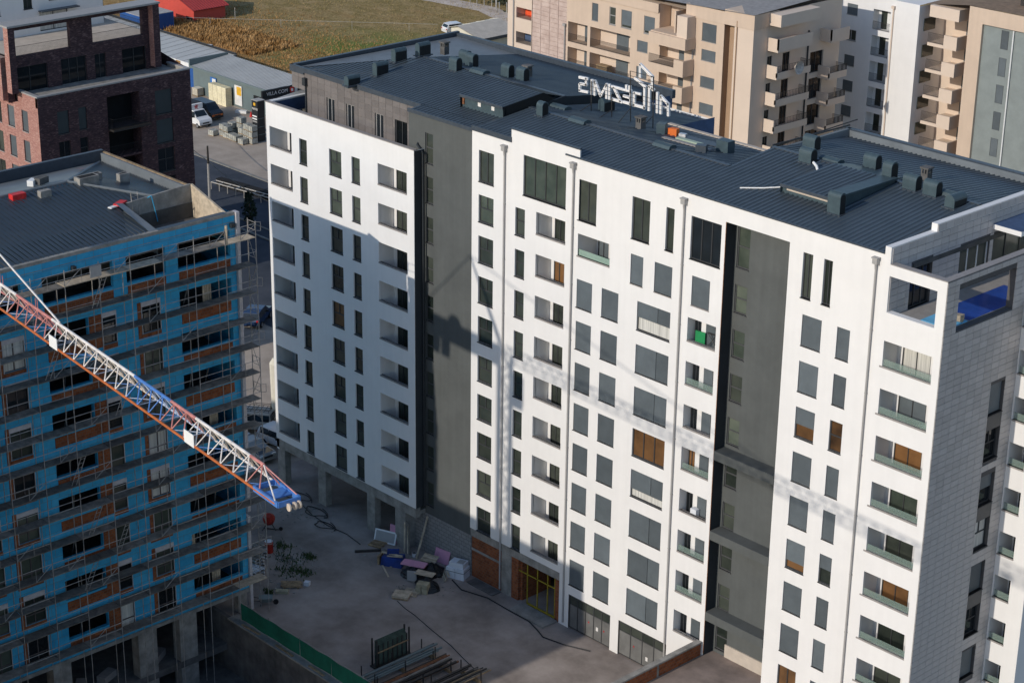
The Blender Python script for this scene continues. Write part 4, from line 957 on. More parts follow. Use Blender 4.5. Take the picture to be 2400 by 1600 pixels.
for a, c in ((0,19.2),(19.2,23),(23,31),(31,34.2),(34.2,36.3),(36.3,40.6),(40.6,41.6)):
    rod('upper_chord', J(a, 0, H_), J(c, 0, H_), .065, ccol((a+c)/2), CR, 8)
for i in range(0, 42):
    s = i+.0; m_ = ccol(s+.5); m2 = {'crane_white': 'crane_cream', 'crane_red': 'crane_red', 'crane_blue': 'crane_pale'}[m_]
    for side in (-1, 1):
        rod('lacing', J(s, side), J(s+.5, 0, H_), .03, m_ if side < 0 else m2, CR, 5); rod('lacing', J(s+.5, 0, H_), J(s+1, side), .03, m_ if side < 0 else m2, CR, 5)
    if i > 14: rod('cross_brace', J(s, -1), J(s+1, 1) if i % 2 else J(s, 1), .02, 'crane_blue' if i % 4 == 1 else 'crane_pale', CR, 5)
rod('lacing', J(41.6, 0, H_), J(LJ, -1, .1), .03, 'crane_white', CR, 5); rod('lacing', J(41.6, 0, H_), J(LJ, 1, .1), .03, 'crane_red', CR, 5)
# blue end frame with pulley
b = B()
for a, c in ((J(41.6,1), J(LJ+.2,1)), (J(41.6,-1), J(LJ+.2,-1)), (J(LJ+.2,-1), J(LJ+.2,1)), (J(41.6,-1), J(41.6,1))):
    d = (c-a).normalized(); n_ = up.cross(d)*.04
    b.ring([a-n_-up*.1, a+n_-up*.1, a+n_+up*.12, a-n_+up*.12], [c-n_-up*.1, c+n_-up*.1, c+n_+up*.12, c-n_+up*.12])
b.ring([J(42.2,-1)+up*.0, J(42.9,-1)+up*.0, J(42.9,-1)+up*.05, J(42.2,-1)+up*.05], [J(42.2,1), J(42.9,1), J(42.9,1)+up*.05, J(42.2,1)+up*.05])
b.build('end_frame', 'crane_blue', CR)
for t in (-.1, .15, .35): 
    q = CX+dj*(LJ+.35)+nj*(W_*.5+t); B().tube(q-up*.12-nj*.03, q-up*.12+nj*.03, .16, 12).build('pulley', 'crane_cream', CR)
for s in (23.7, 36.2):
    q = CX+dj*s-nj*.06+up*-.05
    B().ring([q, q+dj*.8, q+dj*.8+up*.55, q+up*.55], [q+nj*.03, q+dj*.8+nj*.03, q+dj*.8+up*.55+nj*.03, q+up*.55+nj*.03]).build('warning_plate', 'white_paint', CR)
for s in (17.4, 17.7, 21.3, 21.5): rod('cable_stay_pin', J(s, 0, H_), J(s, 0, H_+.5), .02, 'crane_red', CR, 4)
# walkway stripes seen inside the jib, tie bars, apex, mast, counter-jib (mostly out of the picture)
AP = Vector((-41.54, -43.6, 44.95)); TB = J(24.2, 0, H_)
rod('tie_bar', AP, AP.lerp(TB, .985), .045, 'crane_white', CR, 6); rod('tie_bar', AP, CX-dj*9.5+nj*.5+up*.4, .05, 'crane_white', CR, 6)
rod('hoist_rope', CX+dj*2+nj*.2-up*.1, CX+dj*LJ+nj*.2-up*.25, .012, 'steel_dark', CR, 4)
for q in (-.5, .5): rod('apex_leg', CX+nj*(.5+q)+up*0, AP, .1, 'crane_white', CR, 6)
MH = .62; mc = [CX+dj*a*MH+nj*(.5+b_*MH) for a, b_ in ((-1,-1),(1,-1),(1,1),(-1,1))]
for p in mc: rod('mast_leg', (p.x, p.y, -4.2), (p.x, p.y, 39), .19, 'crane_white', CR, 6)
z = -4.2; fl = 0
while z < 38:
    for i in range(4):
        p, q = mc[i], mc[(i+1) % 4]
        a_, c_ = (p, q) if fl else (q, p)
        rod('mast_brace', (a_.x, a_.y, z), (c_.x, c_.y, z+1.2), .08, 'crane_white', CR, 5); rod('mast_brace', (p.x, p.y, z), (q.x, q.y, z), .03, 'crane_white', CR, 5)
    z += 1.2; fl = 1-fl
b = B(); p0 = CX-dj*.6; 
b.ring([p0+nj*-.3-up*.6, p0+nj*1.3-up*.6, p0+nj*1.3+up*.35, p0+nj*-.3+up*.35], [p0-dj*9-nj*.3-up*.6, p0-dj*9+nj*1.3-up*.6, p0-dj*9+nj*1.3+up*.35, p0-dj*9-nj*.3+up*.35]); b.build('counter_jib', 'crane_white', CR)
for i in range(3):
    q = CX-dj*(6.4+i*1.1)+nj*.5; B().cbox((q.x, q.y, q.z-1.9), (.9, 1.5, 2.3), math.atan2(dj.y, dj.x)).build('counterweight', 'concrete', CR)
for i in range(9):
    q = CX-dj*(.8+i*1.05)-nj*.3+up*.35; rod('hand_rail', q, q+up*1.0, .025, 'crane_white', CR, 4)
q = CX-dj*5.5+nj*.5+up*.35; B().tube(q-nj*.5, q+nj*.5, .75, 14).build('winch_drum', 'crane_red', CR)
B().cbox((CX.x+1.2, CX.y-1.0, CX.z-2.6), (1.3, 1.3, 2.0), math.atan2(dj.y, dj.x)).build('cabin', 'crane_white', CR)
# ================================================================ OUT-OF-FRAME NEIGHBOUR that shades the yard
NB = thing('apartment_building', 'grey finished block beyond the blue building outside the left edge', 'apartment building', (-50, -63, 0))
b = wall(B(), ('y', -51.5), -75, -30, 0, 28.2, []); b.box(-75, -51.5, 0, -30, -75, 28.2) if False else b.box(-75, -75, 0, -30, -51.5, 28.2)
b.build('wall', 'white_plaster', NB)
for k in range(8):
    for i in range(6): win(NB, ('x', -30), -73.5+3.7*i, -72+3.7*i, 3.6+3*k, 5.4+3*k, 'T', d=.05)

# ================================================================ BRICK BUILDING top left
brick_mat('shaded_brick', [(.028, .020, .026), (.062, .034, .040), (.11, .06, .062), (.34, .22, .21)], (.05, .04, .044), .25, .08, 'xy', msize=.010, noise=.5)  # brick tone with the shade of the +X faces put in
brick_mat('sunlit_brick', [(.26, .10, .085), (.36, .155, .13), (.45, .22, .18), (.58, .38, .33)], (.36, .26, .22), .25, .08, 'xy', msize=.010, noise=.4)  # the same brick in its sunlit tone, for faces towards -Y
mat('metal_rail_black', (.018, .018, .02), .5)
BK = thing('brick_building', 'brick block, faces toned for shade and sun, with a roof terrace framed in brick', 'building', (-115, 14, 0))
XK = -107.0; FK = ('x', XK); FKF = ('y', 5.3)
hk = []
wk = []
for k in range(5):
    z = -3*k
    wk += [(18.5, 20.5, 18.0+z, 20.45+z, 'S' if k < 2 else 'TM2'), (7.35, 8.63, 18.05+z, 20.3+z, 'S' if k == 0 else 'M2'), (9.7, 10.62, 18.1+z, 20.3+z, 'S' if k == 0 else 'T')]
hk = [w_[:4]+(.22,) for w_ in wk]+[(12.95, 16.7, 17.6, 20.8, 1.6)]+[(12.95, 16.7, 1, 17.3, 1.6)]
wall(B(), FK, 5.3, 22.8, 0, 22.0, hk).build('brick_wall', 'shaded_brick', BK)
for a, c, e, g, st in wk: win(BK, FK, a, c, e, g, st, d=.16, glass='glass_dark', sillm='frame_grey', shm='shutter_dark')
wl = []
for x0, x1, st in ((-112.75, -111.5, 'S'), (-110.1, -108.95, 'S'), (-116.3, -113.95, 'M2')):
    for k in range(5): wl.append((x0, x1, 18.2-3*k, 20.3-3*k, st))
wall(B(), FKF, -125, XK, 0, 22.0, [w_[:4]+(.22,) for w_ in wl]).build('brick_wall', 'sunlit_brick', BK)
for a, c, e, g, st in wl: win(BK, FKF, a, c, e, g, st, d=.16, sillm='pipe_grey')
b = B(); b.poly([(XK,22.8,0),(-125,22.8,0),(-125,22.8,25),(XK,22.8,22)]); b.poly([(-125,5.3,0),(-125,22.8,0),(-125,22.8,25),(-125,5.3,25)]); b.build('brick_wall', 'shaded_brick', BK)
# loggia inside
fbox(B(), FK, 12.95, 16.7, 1, 20.8, 1.55, 1.7).build('loggia_back', 'black_void', BK)
for k in range(6):
    z = 18.35-3*k
    if k: fbox(B(), FK, 12.95, 16.7, z-.95, z-.75, .05, 1.55).build('loggia_slab', 'shaded_brick', BK)
    b = B(); P = lambda u, d, zz_: pt(FK, u, zz_, d); d0 = -.9 if k == 0 else .1
    railing(b, P(13.0, d0, z-.7), P(17.3 if k == 0 else 16.6, d0, z-.7), 1.05, r=.01)
    if k == 0: railing(b, P(13.0, d0, z-.7), P(13.0, .1, z-.7), 1.05, r=.01); railing(b, P(17.3, d0, z-.7), P(17.3, .1, z-.7), 1.05, r=.01)
    b.build('railing', 'metal_rail_black', BK)
fbox(B(), FK, 12.95, 17.35, 17.45, 17.62, -.95, .2).build('balcony_slab', 'steel_dark', BK)
# terrace and copings
B().box(-125, 5.7, 21.5, XK-.36, 22.4, 21.75).build('terrace_floor', 'concrete', BK)
B().box(XK-.35, 5.3, 21.0, XK-.01, 22.8, 22.0).box(-110.5, 5.31, 21.0, XK-.35, 5.65, 22.0).box(-110.5, 22.45, 21, XK-.35, 22.79, 22.0).build('terrace_parapet', 'concrete', BK)
B().box(XK-.4, 5.25, 22.0, XK+.05, 22.85, 22.14).box(-110.6, 5.25, 22.0, XK-.4, 5.7, 22.14).box(-110.6, 22.4, 22.0, XK-.4, 22.85, 22.14).build('coping', 'pipe_grey', BK)
# set-back storey: brick frame with openings
FU = ('x', -110.6)
uw = [(5.0, 8.78, 21.1, 24.25, 'M2'), (10.3, 13.15, 21.1, 24.3, 'M3'), (14.1, 15.38, 21.1, 24.2, 'M2'), (17.25, 20.1, 21.1, 24.2, 'M2')]
ho = [(5.3, 11.5, 25.3, 27.85, .5), (14.0, 19.85, 25.3, 27.85, .5)]
wall(B(), FU, 4.3, 21.2, 21.0, 28.4, [w_[:4]+(.25,) for w_ in uw]+ho).build('brick_wall', 'shaded_brick', BK)
for a, c, e, g, st in uw: win(BK, FU, a, c, e, g, st, d=.18, glass='glass_dark', sill=False)
for y0, y1 in ((4.3, 5.0), (20.55, 21.3)): B().box(-110.6, y0+.004, 22.0, -109.75, y1-.004, 28.39).build('brick_pier', 'shaded_brick', BK)
for y0 in (4.3, 20.55): B().box(-110.59, y0-.012, 22.05, -109.755, y0+.003, 28.38).build('lit_pier_face', 'sunlit_brick', BK)  # thin sheets painting sunlight on the front of the piers
B().box(-125, 4.3, 21, -111.6, 5.3, 25.2).build('brick_wall', 'sunlit_brick', BK)
B().box(-111.7, 4.2, 28.4, -109.65, 21.4, 28.58).build('coping', 'pipe_grey', BK)
B().box(-125, 5.0, 24.9, -110.9, 21.2, 25.2).build('upper_terrace', 'beige_plaster', BK)
for y0, y1 in ((5.3, 11.5), (14.0, 19.85)):
    b = B(); railing(b, (-110.75, y0, 25.2), (-110.75, y1, 25.2), 1.05, r=.009); b.build('railing', 'metal_rail_black', BK)
b = B(); railing(b, (-111, 21.0, 25.2), (-120, 21.0, 25.2), 1.05, r=.009); b.build('railing', 'metal_rail_black', BK)
WH = ('x', -118.0)
ww = [(12.6, 15.85, 25.4, 27.35, 'M2'), (10.9, 11.9, 27.85, 29.6, 'M2'), (13.8, 15.9, 28.4, 30, 'M2'), (7.5, 8.3, 27.6, 29.6, 'M2')]
wall(B(), WH, 2, 20.0, 25.2, 33, [w_[:4]+(.2,) for w_ in ww]).build('penthouse_wall', 'white_plaster', BK)
for a, c, e, g, st in ww: win(BK, WH, a, c, e, g, st, d=.12, glass='curtain' if g < 27.5 else 'glass', sill=g > 27.5)
B().box(-118.6, 12.5, 27.42, -117.3, 16.9, 27.52).build('awning', 'flashing', BK)
b = B(); b.poly([(-118,20,25.2),(-130,20,25.2),(-130,20,33),(-118,20,33)]); b.poly([(-118,2,33),(-118,20,33),(-130,20,33),(-130,2,33)]); b.poly([(-118,2,25.2),(-130,2,25.2),(-130,2,33),(-118,2,33)]); b.build('penthouse_wall', 'white_plaster', BK)
B().box(-119.5, 19.6, 25.2, -118.9, 20.6, 28.5).build('brick_pier', 'shaded_brick', BK)

# ================================================================ CREAM AND WHITE APARTMENT BLOCKS top right
mat('cream_plaster', (.62, .485, .375), .9, .04, .5, streak=.06); mat('cream_light', (.68, .555, .45), .9, .03, .5)
mat('pinkish_panel', (.48, .36, .31), .8, .15, 1.1, streak=.05, col2=(.62, .49, .43)); mat('brown_plaster', (.40, .27, .175), .9, .05, .6); mat('grey_panel', (.235, .265, .26), .8, .08, .6); mat('tile_roof', (.30, .285, .275), .85, .15, 2)
mat('brown_roof', (.25, .17, .11), .95, .2, 1.5); mat('curtain_orange', (.80, .10, .03), .8, .2, 6, stretch=(1, 1, .1))
CA = thing('apartment_building', 'cream apartment block with recessed balconies and grey shingle roof', 'apartment building', (-97, 75, 0))
FA = ('y', 75.0)
ha = []; wa = []
for k in range(5):
    z = -3*k
    if k: ha += [(-105.75, -102.55, 14.05+3-3*(k-1)+0, 16.45+3-3*(k-1), 1.5), (-102.1, -95.67, 14.05+3-3*(k-1), 16.45+3-3*(k-1), 1.7)]
    wa += [(-101.9,-100.9,20.25+z,22.28+z,'S')] if k == 0 else []
wa += [(-99.1,-98.1,20.27,22.3,'T'), (-97.2,-95.57,20.25,22.3,'SP'), (-93.65,-92,20.2,22.2,'SP')]
for k in range(4): wa.append((-94.6, -92.97, 18.0-3*k, 19.26-3*k, 'S'))
wa += [(-84.93, -82.85, 20.97, 22.96, 'S')]+[(-84.88, -82.82, 18.8-3*k, 20.03-3*k, 'S') for k in range(4)]
b = wall(B(), FA, -106.0, -86.0, 0, 22.9, ha+[w_[:4]+(.15,) for w_ in wa if w_[0] < -86]+[(-91.1, -87.4, 17.8-3*k, 19.72-3*k, 1.4) for k in range(4)]+[(-91.3, -87.4, 21.1, 24, 2.0)])
b.build('wall', 'cream_plaster', CA)
b = wall(B(), FA, -86.0, -81.75, 0, 24.6, [w_[:4]+(.15,) for w_ in wa if w_[0] > -86]); b.poly([(-86,75,0),(-86,79,0),(-86,79,24.6),(-86,75,24.6)]); b.build('wall', 'cream_plaster', CA)
B().poly([(-81.75,75,0),(-81.75,75.9,0),(-81.75,75.9,24.6),(-81.75,75,24.6)]).box(-81.75, 75.9, 0, -80.3, 76, 24.4).build('recess', 'brown_plaster', CA)
b = wall(B(), FA, -80.3, -77.6, 0, 25.0, []); b.build('pilaster', 'cream_light', CA)
b = wall(B(), ('x', -77.6), 75, 90, 0, 24.9, [(77.2+5.8*0+.3, 78.3, 11.9-3+3*k, 14.1-3+3*k, .15) for k in range(4)]+[(80.1, 81.3, 11.9-3+3*k, 14.1-3+3*k, .15) for k in range(4)]+[(84.9,87.2,11.0-3+3*k,13.4-3+3*k,.3) for k in range(4)])
b.build('wall', 'cream_light', CA)
for k in range(4):
    for a, c in ((77.5, 78.3), (80.1, 81.3)): win(CA, ('x', -77.6), a, c, 8.9+3*k, 11.1+3*k, 'M2', d=.1, glass='glass_dark', sill=False)
    win(CA, ('x', -77.6), 84.9, 87.2, 8.0+3*k, 10.4+3*k, 'M2', d=.2, glass='glass_dark', sill=False)
for w_ in wa: win(CA, FA, *w_[:4], 'S' if w_[4] != 'T' else 'T', d=.1, shut=.85 if w_[4] == 'SP' else 1, fr='pipe_grey', sillm='pipe_grey')
# bits above: top terrace, cornice, roof
B().box(-106, 74.96, 22.6, -102.3, 75.0, 22.9).build('cornice', 'cream_light', CA)
b = B(); b.box(-106, 74.85, 22.85, -91.4, 79, 23.9); b.box(-87.3, 74.9, 23.3, -81.7, 79, 24.7); b.box(-81.7, 74.9, 23.35, -77.5, 79, 25.0); b.build('attic_band', 'cream_plaster', CA)
b = B(); b.poly([(-110,74.7,23.8),(-77.4,74.7,25.05),(-77.4,89,25.6),(-110,89,24.6)]); b.build('roof', 'tile_roof', CA)
b = B()
for i in range(120):
    x = -109.5+i*.27; b.box(x, 74.8, 23.85+(x+110)/32.6*1.25, x+.05, 74.82, 23.87+(x+110)/32.6*1.25)
b.build('shingle_edge', 'tile_roof', CA, kind='stuff')
for x, y in ((-85.6, 82), (-83.2, 86)): B().box(x, y, 25, x+.7, y+.7, 27.2).build('chimney', 'cream_light', CA)
# recessed balconies
for k in range(4):
    for u0, u1, D in ((-105.75, -102.55, 1.5), (-102.1, -95.67, 1.7)):
        zb = 17.05-3*k
        b = B(); b.box(u0, 75+D, zb-.1, u1, 75+D+.05, zb+2.45); o = b.build('balcony_back', 'cream_light', CA)
        w2 = (u1-u0)
        fbox(B(), ('y', 75+D), u0+w2*.42, u0+w2*.42+min(1.9, w2*.3), zb, zb+2.1, -.04, 0).build('shutter', 'shutter', o)
        if w2 > 5: fbox(B(), ('y', 75+D), u1-.75, u1, zb, zb+2.1, -.04, 0).build('shutter', 'shutter', o)
        b = B(); railing(b, (u0, 75.1, zb), (u1, 75.1, zb), 1.0, r=.024, n=int(w2/.16)); b.build('railing', 'steel_dark', CA)
    # projecting balconies with a solid right half
    zb = 16.75-3*(k-1); 
    if k:
        zb = 19.75-3*k
    b = B(); b.box(-91.1, 73.2, zb-2.9, -85.9, 75, zb-2.05); o = b.build('balcony', 'cream_plaster', CA)
    B().box(-87.3, 73.2, zb-2.05, -85.9, 73.4, zb-1.1).box(-86.1, 73.4, zb-2.05, -85.9, 75, zb-1.1).build('balcony_parapet', 'cream_plaster', CA)
    b = B(); railing(b, (-91.1, 73.25, zb-2.05), (-87.3, 73.25, zb-2.05), 1.0, r=.024); b.build('railing', 'steel_dark', CA)
    fbox(B(), FA, -91.1, -87.4, zb-1.95, zb-.03, 1.3, 1.35).build('balcony_back', 'cream_light', CA)
    fbox(B(), FA, -89.3, -87.6, zb-1.95, zb-.1, 1.25, 1.29).build('shutter', 'shutter', CA)
B().box(-91.3, 73.3, 19.85, -85.8, 75, 21.1).build('balcony_parapet', 'cream_plaster', CA)
B().box(-91.3, 73.6, 21.1, -87.4, 77, 21.2).box(-88.7, 74.6, 21.1, -88.5, 76.8, 23.6).box(-91.2,76.8,21.1,-87.4,77,24).build('terrace_wall', 'cream_plaster', CA)
B().box(-87.4, 73.6, 21.1, -85.9, 75.5, 23.5).build('terrace_pier', 'cream_light', CA)
for x, zt in ((-106.2, 18.8), (-86.1, 19.6)): B().tube((x, 74.9, zt), (x, 74.9, 2), .08, 6).box(x-.2, 74.7, zt, x+.2, 75, zt+.3).build('downpipe', 'pipe_grey', CA)
B().tube((-79.9, 74.9, 24), (-79.9, 74.9, 2), .06, 6).build('downpipe', 'brown_plaster', CA)
B().cbox((-100.3,74.4+1.2,14.05), (1.7,.9,1.1), 0).build('storage_box', 'wood', CA)
# pinkish panel end with balconies
PK = ('y', 75.3)
b = wall(B(), ('y', 75.0), -116.1, -111.9, 0, 21.5, [(-114.6,-111.95,18.35,19.65,1.5), (-114.6,-111.95,15.3,16.7,1.5)]); b.build('end_wall', 'cream_light', CA)
wall(B(), ('y', 75.1), -111.9, -106.0, 0, 23.5, []).build('panel_wall', 'pinkish_panel', CA)
b = B()
for i in range(20):
    for j in range(4):
        z_ = 23.2-i*.55-j*.02; x_ = -111.85+j*1.48; b.box(x_+.02, 75.03, z_-.5, x_+1.44, 75.1, z_)
b.build('wall_slabs', 'pinkish_panel', CA, kind='stuff')
B().box(-114.5, 76.4, 18.2, -112, 76.5, 19.7).build('awning', 'curtain_orange', CA); B().box(-114.5, 76.4, 15.3, -112, 76.5, 16.7).build('balcony_back', 'blue_coat_or_shade', CA)
for z in (18.3, 15.3):
    b = B(); railing(b, (-114.6, 75.2, z-.3), (-112, 75.2, z-.3), .9, r=.024); b.build('railing', 'steel_dark', CA)
b = B(); b.poly([(-116.1,75,0),(-116.1,90,0),(-116.1,90,21.5),(-116.1,75,21.5)]); b.poly([(-116.1,90,0),(-77.6,90,0),(-77.6,90,25),(-116.1,90,25)]); b.poly([(-116.1,75,21.5),(-111.9,75,21.5),(-111.9,90,23),(-116.1,90,23)]); b.build('rear_wall', 'cream_plaster', CA)
B().tube((-115.0, 74.9, 20.4), (-115.0, 74.9, 2), .08, 6).build('downpipe', 'pipe_grey', CA)
# side balconies on the shaded end: towers of solid-front balconies
mat('umbrella_cloth', (.55, .50, .45), .9, .2, 4)
for k in range(5):
    zb = 20.8-3*k+.0
    for y0, y1, D in ((77.4, 83.2, 1.5), (86.4, 89.6, 1.6)):
        z = zb if y0 < 80 else zb-1.5
        if y0 > 80 and k == 0: z = zb-.3
        b = B(); x0 = -77.6
        b.box(x0, y0, z, x0+D, y1, z+.25); b.box(x0, y0, z+.25, x0+D, y0+.15, z+1.45)
        if k == 0 or y0 > 80 and k == 0: b.box(x0+D-.15, y0, z+.25, x0+D, y1, z+1.45)
        else: b.box(x0+D-.15, y0, z+.25, x0+D, y0+1.9, z+1.45) if False else b.box(x0+D-.12, y0, z+.25, x0+D, y1, z+.75)
        b.build('balcony', 'cream_light', CA)
        if k: 
            r = B(); railing(r, (x0+D-.06, y0+.15, z+.7), (x0+D-.06, y1, z+.7), .75, r=.02, n=22); railing(r, (x0+.1, y1-.06, z+.25), (x0+D-.06, y1-.06, z+.25), 1.1, r=.02); r.build('railing', 'steel_dark', CA)
B().box(-77.6, 75.9+1.5, 23.6, -75.9, 84, 24.9).build('attic_band', 'cream_light', CA)
B().tube((-77.5, 84.3, 22), (-77.5, 84.3, 2), .09, 6).build('downpipe', 'pipe_dark', CA)
b = B(); c0 = Vector((-76.0, 80.2, 18.9)); 
for i in range(14): 
    a0, a1 = 2*math.pi*i/14, 2*math.pi*(i+1)/14
    b.poly([c0, c0+Vector((.75, .75*math.cos(a0), .75*math.sin(a0))), c0+Vector((.75, .75*math.cos(a1), .75*math.sin(a1)))])
tag(b.build('parasol', 'umbrella_cloth', loc=(0, 0, 0)), 'tilted pale parasol on a side balcony of the cream block', 'parasol')
# white block behind
WBK = thing('apartment_building', 'white apartment block with a column of small railed balconies', 'apartment building', (-77, 96, 0))
FW = ('y', 96.0)
hw2 = [(-81.45+.03*k, -79.95+.02*k, 21.5-2.98*k, 22.75-2.98*k, .12) for k in range(5)]+[(-77.72, -75.3, 20.35-3*k, 22.7-3*k, 1.1) for k in range(6)]
b = wall(B(), FW, -84, -71.45, 0, 24.15, hw2); b.poly([(-71.45,96,0),(-71.45,101,0),(-71.45,101,24),(-71.45,96,24)]); b.poly([(-84,96,24.15),(-71.45,96,24.15),(-71.45,110,24.15),(-84,110,24.15)]); b.build('wall', 'white_plaster', WBK)
for i, h_ in enumerate(hw2[:5]): win(WBK, FW, *h_[:4], 'S' if i != 1 else 'M2', d=.08, fr='pipe_grey', sillm='pipe_grey')
for k in range(6):
    z = 20.35-3*k
    o = B().box(-77.7, 97.05, z, -75.32, 97.1, z+2.35).build('balcony_back', 'white_paint', WBK)
    fbox(B(), ('y', 97.05), -77.3, -76.5, z, z+2.1, -.03, 0).build('door', 'glass', o)
    b = B(); railing(b, (-77.7, 96.06, z), (-75.3, 96.06, z), .95, r=.016); b.build('railing', 'steel_dark', WBK)
B().tube((-74.9, 95.9, 23.2), (-74.9, 95.9, 0), .09, 6).box(-75.1, 95.7, 23.2, -74.7, 96, 23.5).build('downpipe', 'cream_light', WBK)
# cream and grey block at the right
CB = thing('apartment_building', 'cream and grey block with stacked corner balconies and brown flat roof', 'apartment building', (-62, 98, 0))
hg2 = []
b = wall(B(), ('y', 101.0), -71.45, -64.9, 0, 24.0, []); b.build('wall', 'cream_light', CB)
b = wall(B(), FW, -64.9, -40, 0, 25.2, [(-63.1, -40, 0, 23.5, .35)]); b.poly([(-64.9,96,0),(-64.9,101,0),(-64.9,101,24.9),(-64.9,96,24.9)]); b.build('wall', 'cream_plaster', CB)
hgw = [(-60.8, -59.85, 21.15-3*k, 23.2-3*k, .1) for k in range(6)]
wall(B(), ('y', 96.35), -63.1, -40, 0, 23.5, hgw).build('grey_wall', 'grey_panel', CB)
for h_ in hgw: win(CB, ('y', 96.35), *h_[:4], 'S', d=.06, fr='frame_grey', sill=False)
B().tube((-59.2, 96.2, 23.4), (-59.2, 96.2, 0), .08, 6).build('downpipe', 'white_paint', CB)
B().poly([(-71.4,97,24.2),(-64.9,96,25.25),(-40,96,25.25),(-40,130,25.25),(-71.4,130,24.6)]).build('roof', 'brown_roof', CB)
for x, y, h in ((-70.5, 101, 1.2), (-63, 104, 1.5), (-61.3, 100.2, 1.4), (-59.3, 100.5, 1.7)): B().box(x, y, 25, x+.6, y+.6, 25+h).build('chimney', 'cream_light' if h != 1.4 else 'steel_dark', CB)
for k in range(6):
    z = 20.2-3*k
    b = B(); b.box(-70.2, 96.2, z-.35, -66.3, 101, z); b.box(-68.05, 96.2, z, -66.3, 96.4, z+1.15); b.box(-66.5, 96.4, z, -66.3, 101, z+1.15); b.build('balcony', 'cream_light', CB)
    r = B(); railing(r, (-70.2, 96.3, z), (-68.05, 96.3, z), 1.1, r=.02, n=14); r.build('railing', 'steel_dark', CB)
    fbox(B(), ('y', 101), -68.4, -66.6, z+.1, z+2.3, -.05, 0).build('shutter', 'shutter', CB)
    fbox(B(), ('x', -71.4), 97.0, 99.1, z+.9, z+2.3, -.05, .02).build('window', 'glass', CB)
B().box(-70.2, 96.2, 23.1, -66.3, 101, 24.4).build('attic_band', 'cream_light', CB)
# ================================================================ SHEDS, BARN, CONTAINER
ORDW = ['first', 'second', 'third', 'fourth', 'fifth', 'sixth', 'seventh', 'eighth', 'ninth', 'tenth']
mat('shed_roof', (.50, .50, .48), .55, .06, .4, bump=.1, bscale=4); mat('shed_wall', (.14, .18, .185), .6, .06, 1); mat('barn_red', (.56, .075, .055), .6, .06, 1); mat('barn_roof', (.42, .055, .05), .6, .06, 1)
mat('container_blue', (.02, .09, .30), .5, .1, 1); mat('pale_metal', (.42, .40, .37), .6, .1, 1); mat('shed_cream', (.66, .62, .52), .8, .06, 1); mat('sign_black', (.02, .022, .026), .5)
mat('poster_blue', (.04, .16, .45), .6); mat('poster_yellow', (.75, .42, .03), .6)
def slope_roof(parent, x0, x1, y0, y1, z0, z1_, m, n, along='x', name='roof', t=.1):
    b = B(); b.poly([(x0,y0,z0),(x1,y0,z0 if along == 'y' else z1_),(x1,y1,z1_),(x0,y1,z1_ if along == 'y' else z0)]); b.poly([(x0,y0,z0-t),(x1,y0,(z0 if along == 'y' else z1_)-t),(x1,y1,z1_-t),(x0,y1,(z1_ if along == 'y' else z0)-t)])
    b.box(x0,y0-.02,z0-t,x1,y0+.02,z0) if along == 'y' else None
    for i in range(n+1):
        if along == 'y':
            x = x0+(x1-x0)*i/n; b.ring([(x-.03,y0,z0),(x+.03,y0,z0),(x+.03,y0,z0+.05),(x-.03,y0,z0+.05)], [(x-.03,y1,z1_),(x+.03,y1,z1_),(x+.03,y1,z1_+.05),(x-.03,y1,z1_+.05)])
        else:
            y = y0+(y1-y0)*i/n; b.ring([(x0,y-.03,z0),(x0,y+.03,z0),(x0,y+.03,z0+.05),(x0,y-.03,z0+.05)], [(x1,y-.03,z1_),(x1,y+.03,z1_),(x1,y+.03,z1_+.05),(x1,y-.03,z1_+.05)])
    return b.build(name, m, parent)
W1 = thing('warehouse', 'grey metal warehouse with a pale roof and black shop sign on its end', 'warehouse', (-160, 68, 0))
b = B(); b.box(-168.6, 65.0, 0, -150.6, 70.6, 3.7); b.build('wall', 'shed_wall', W1); slope_roof(W1, -168.7, -150.4, 64.5, 70.9, 3.75, 4.35, 'shed_roof', 36, 'y')
B().box(-168.8, 64.45, 3.7, -168.55, 70.95, 4.65).build('verge_trim', 'shed_wall', W1); B().box(-168.7, 64.4, 3.55, -150.4, 64.5, 3.85).build('gutter', 'shed_wall', W1)
B().box(-150.58, 63.2, 2.9, -150.3, 71.2, 4.05).box(-150.58, 63.2, 2.9, -149.2, 71.2, 2.98).build('fascia_sign', 'sign_black', W1); B().box(-154.6, 64.9, .2, -152.6, 65.0, 2.4).build('door', 'vent_dark', W1)
B().box(-150.6, 65.5, 0, -150.5, 70.4, 2.8).build('shop_window', 'glass_dark', W1)
def text(body, name, m, parent, p, size, rx, rz, ext=.01):
    c = bpy.data.curves.new(name, 'FONT'); c.body = body; c.size = size; c.extrude = ext; c.materials.append(MATS[m])
    o = bpy.data.objects.new(name, c); COL.objects.link(o); g = ORG[parent.name]; o.parent = parent
    me = bpy.data.meshes.new_from_object(o); bpy.data.objects.remove(o); o = bpy.data.objects.new(name, me); COL.objects.link(o); o.parent = parent
    if not me.materials: me.materials.append(MATS[m])
    o.location = (p[0]-g[0], p[1]-g[1], p[2]-g[2]); o.rotation_euler = (rx, 0, rz); return o
text('VILLA COM', 'sign_lettering', 'sign_white', W1, (-150.28, 63.9, 3.3), .68, math.pi/2, math.pi/2)
B().box(-150.3, 67.75, 3.12, -150.26, 68.4, 3.85).build('sign_badge', 'red_plastic', W1); B().box(-150.3, 68.5, 3.15, -150.26, 68.95, 3.8).build('sign_badge', 'paper', W1)
B().cbox((-150.24, 68.07, 3.3), (.02, .3, .35), 0).build('badge_mark', 'sign_white', W1)
W2 = thing('warehouse', 'low pale-roofed warehouse behind the brick block with a white sticker band', 'warehouse', (-185, 69, 0))
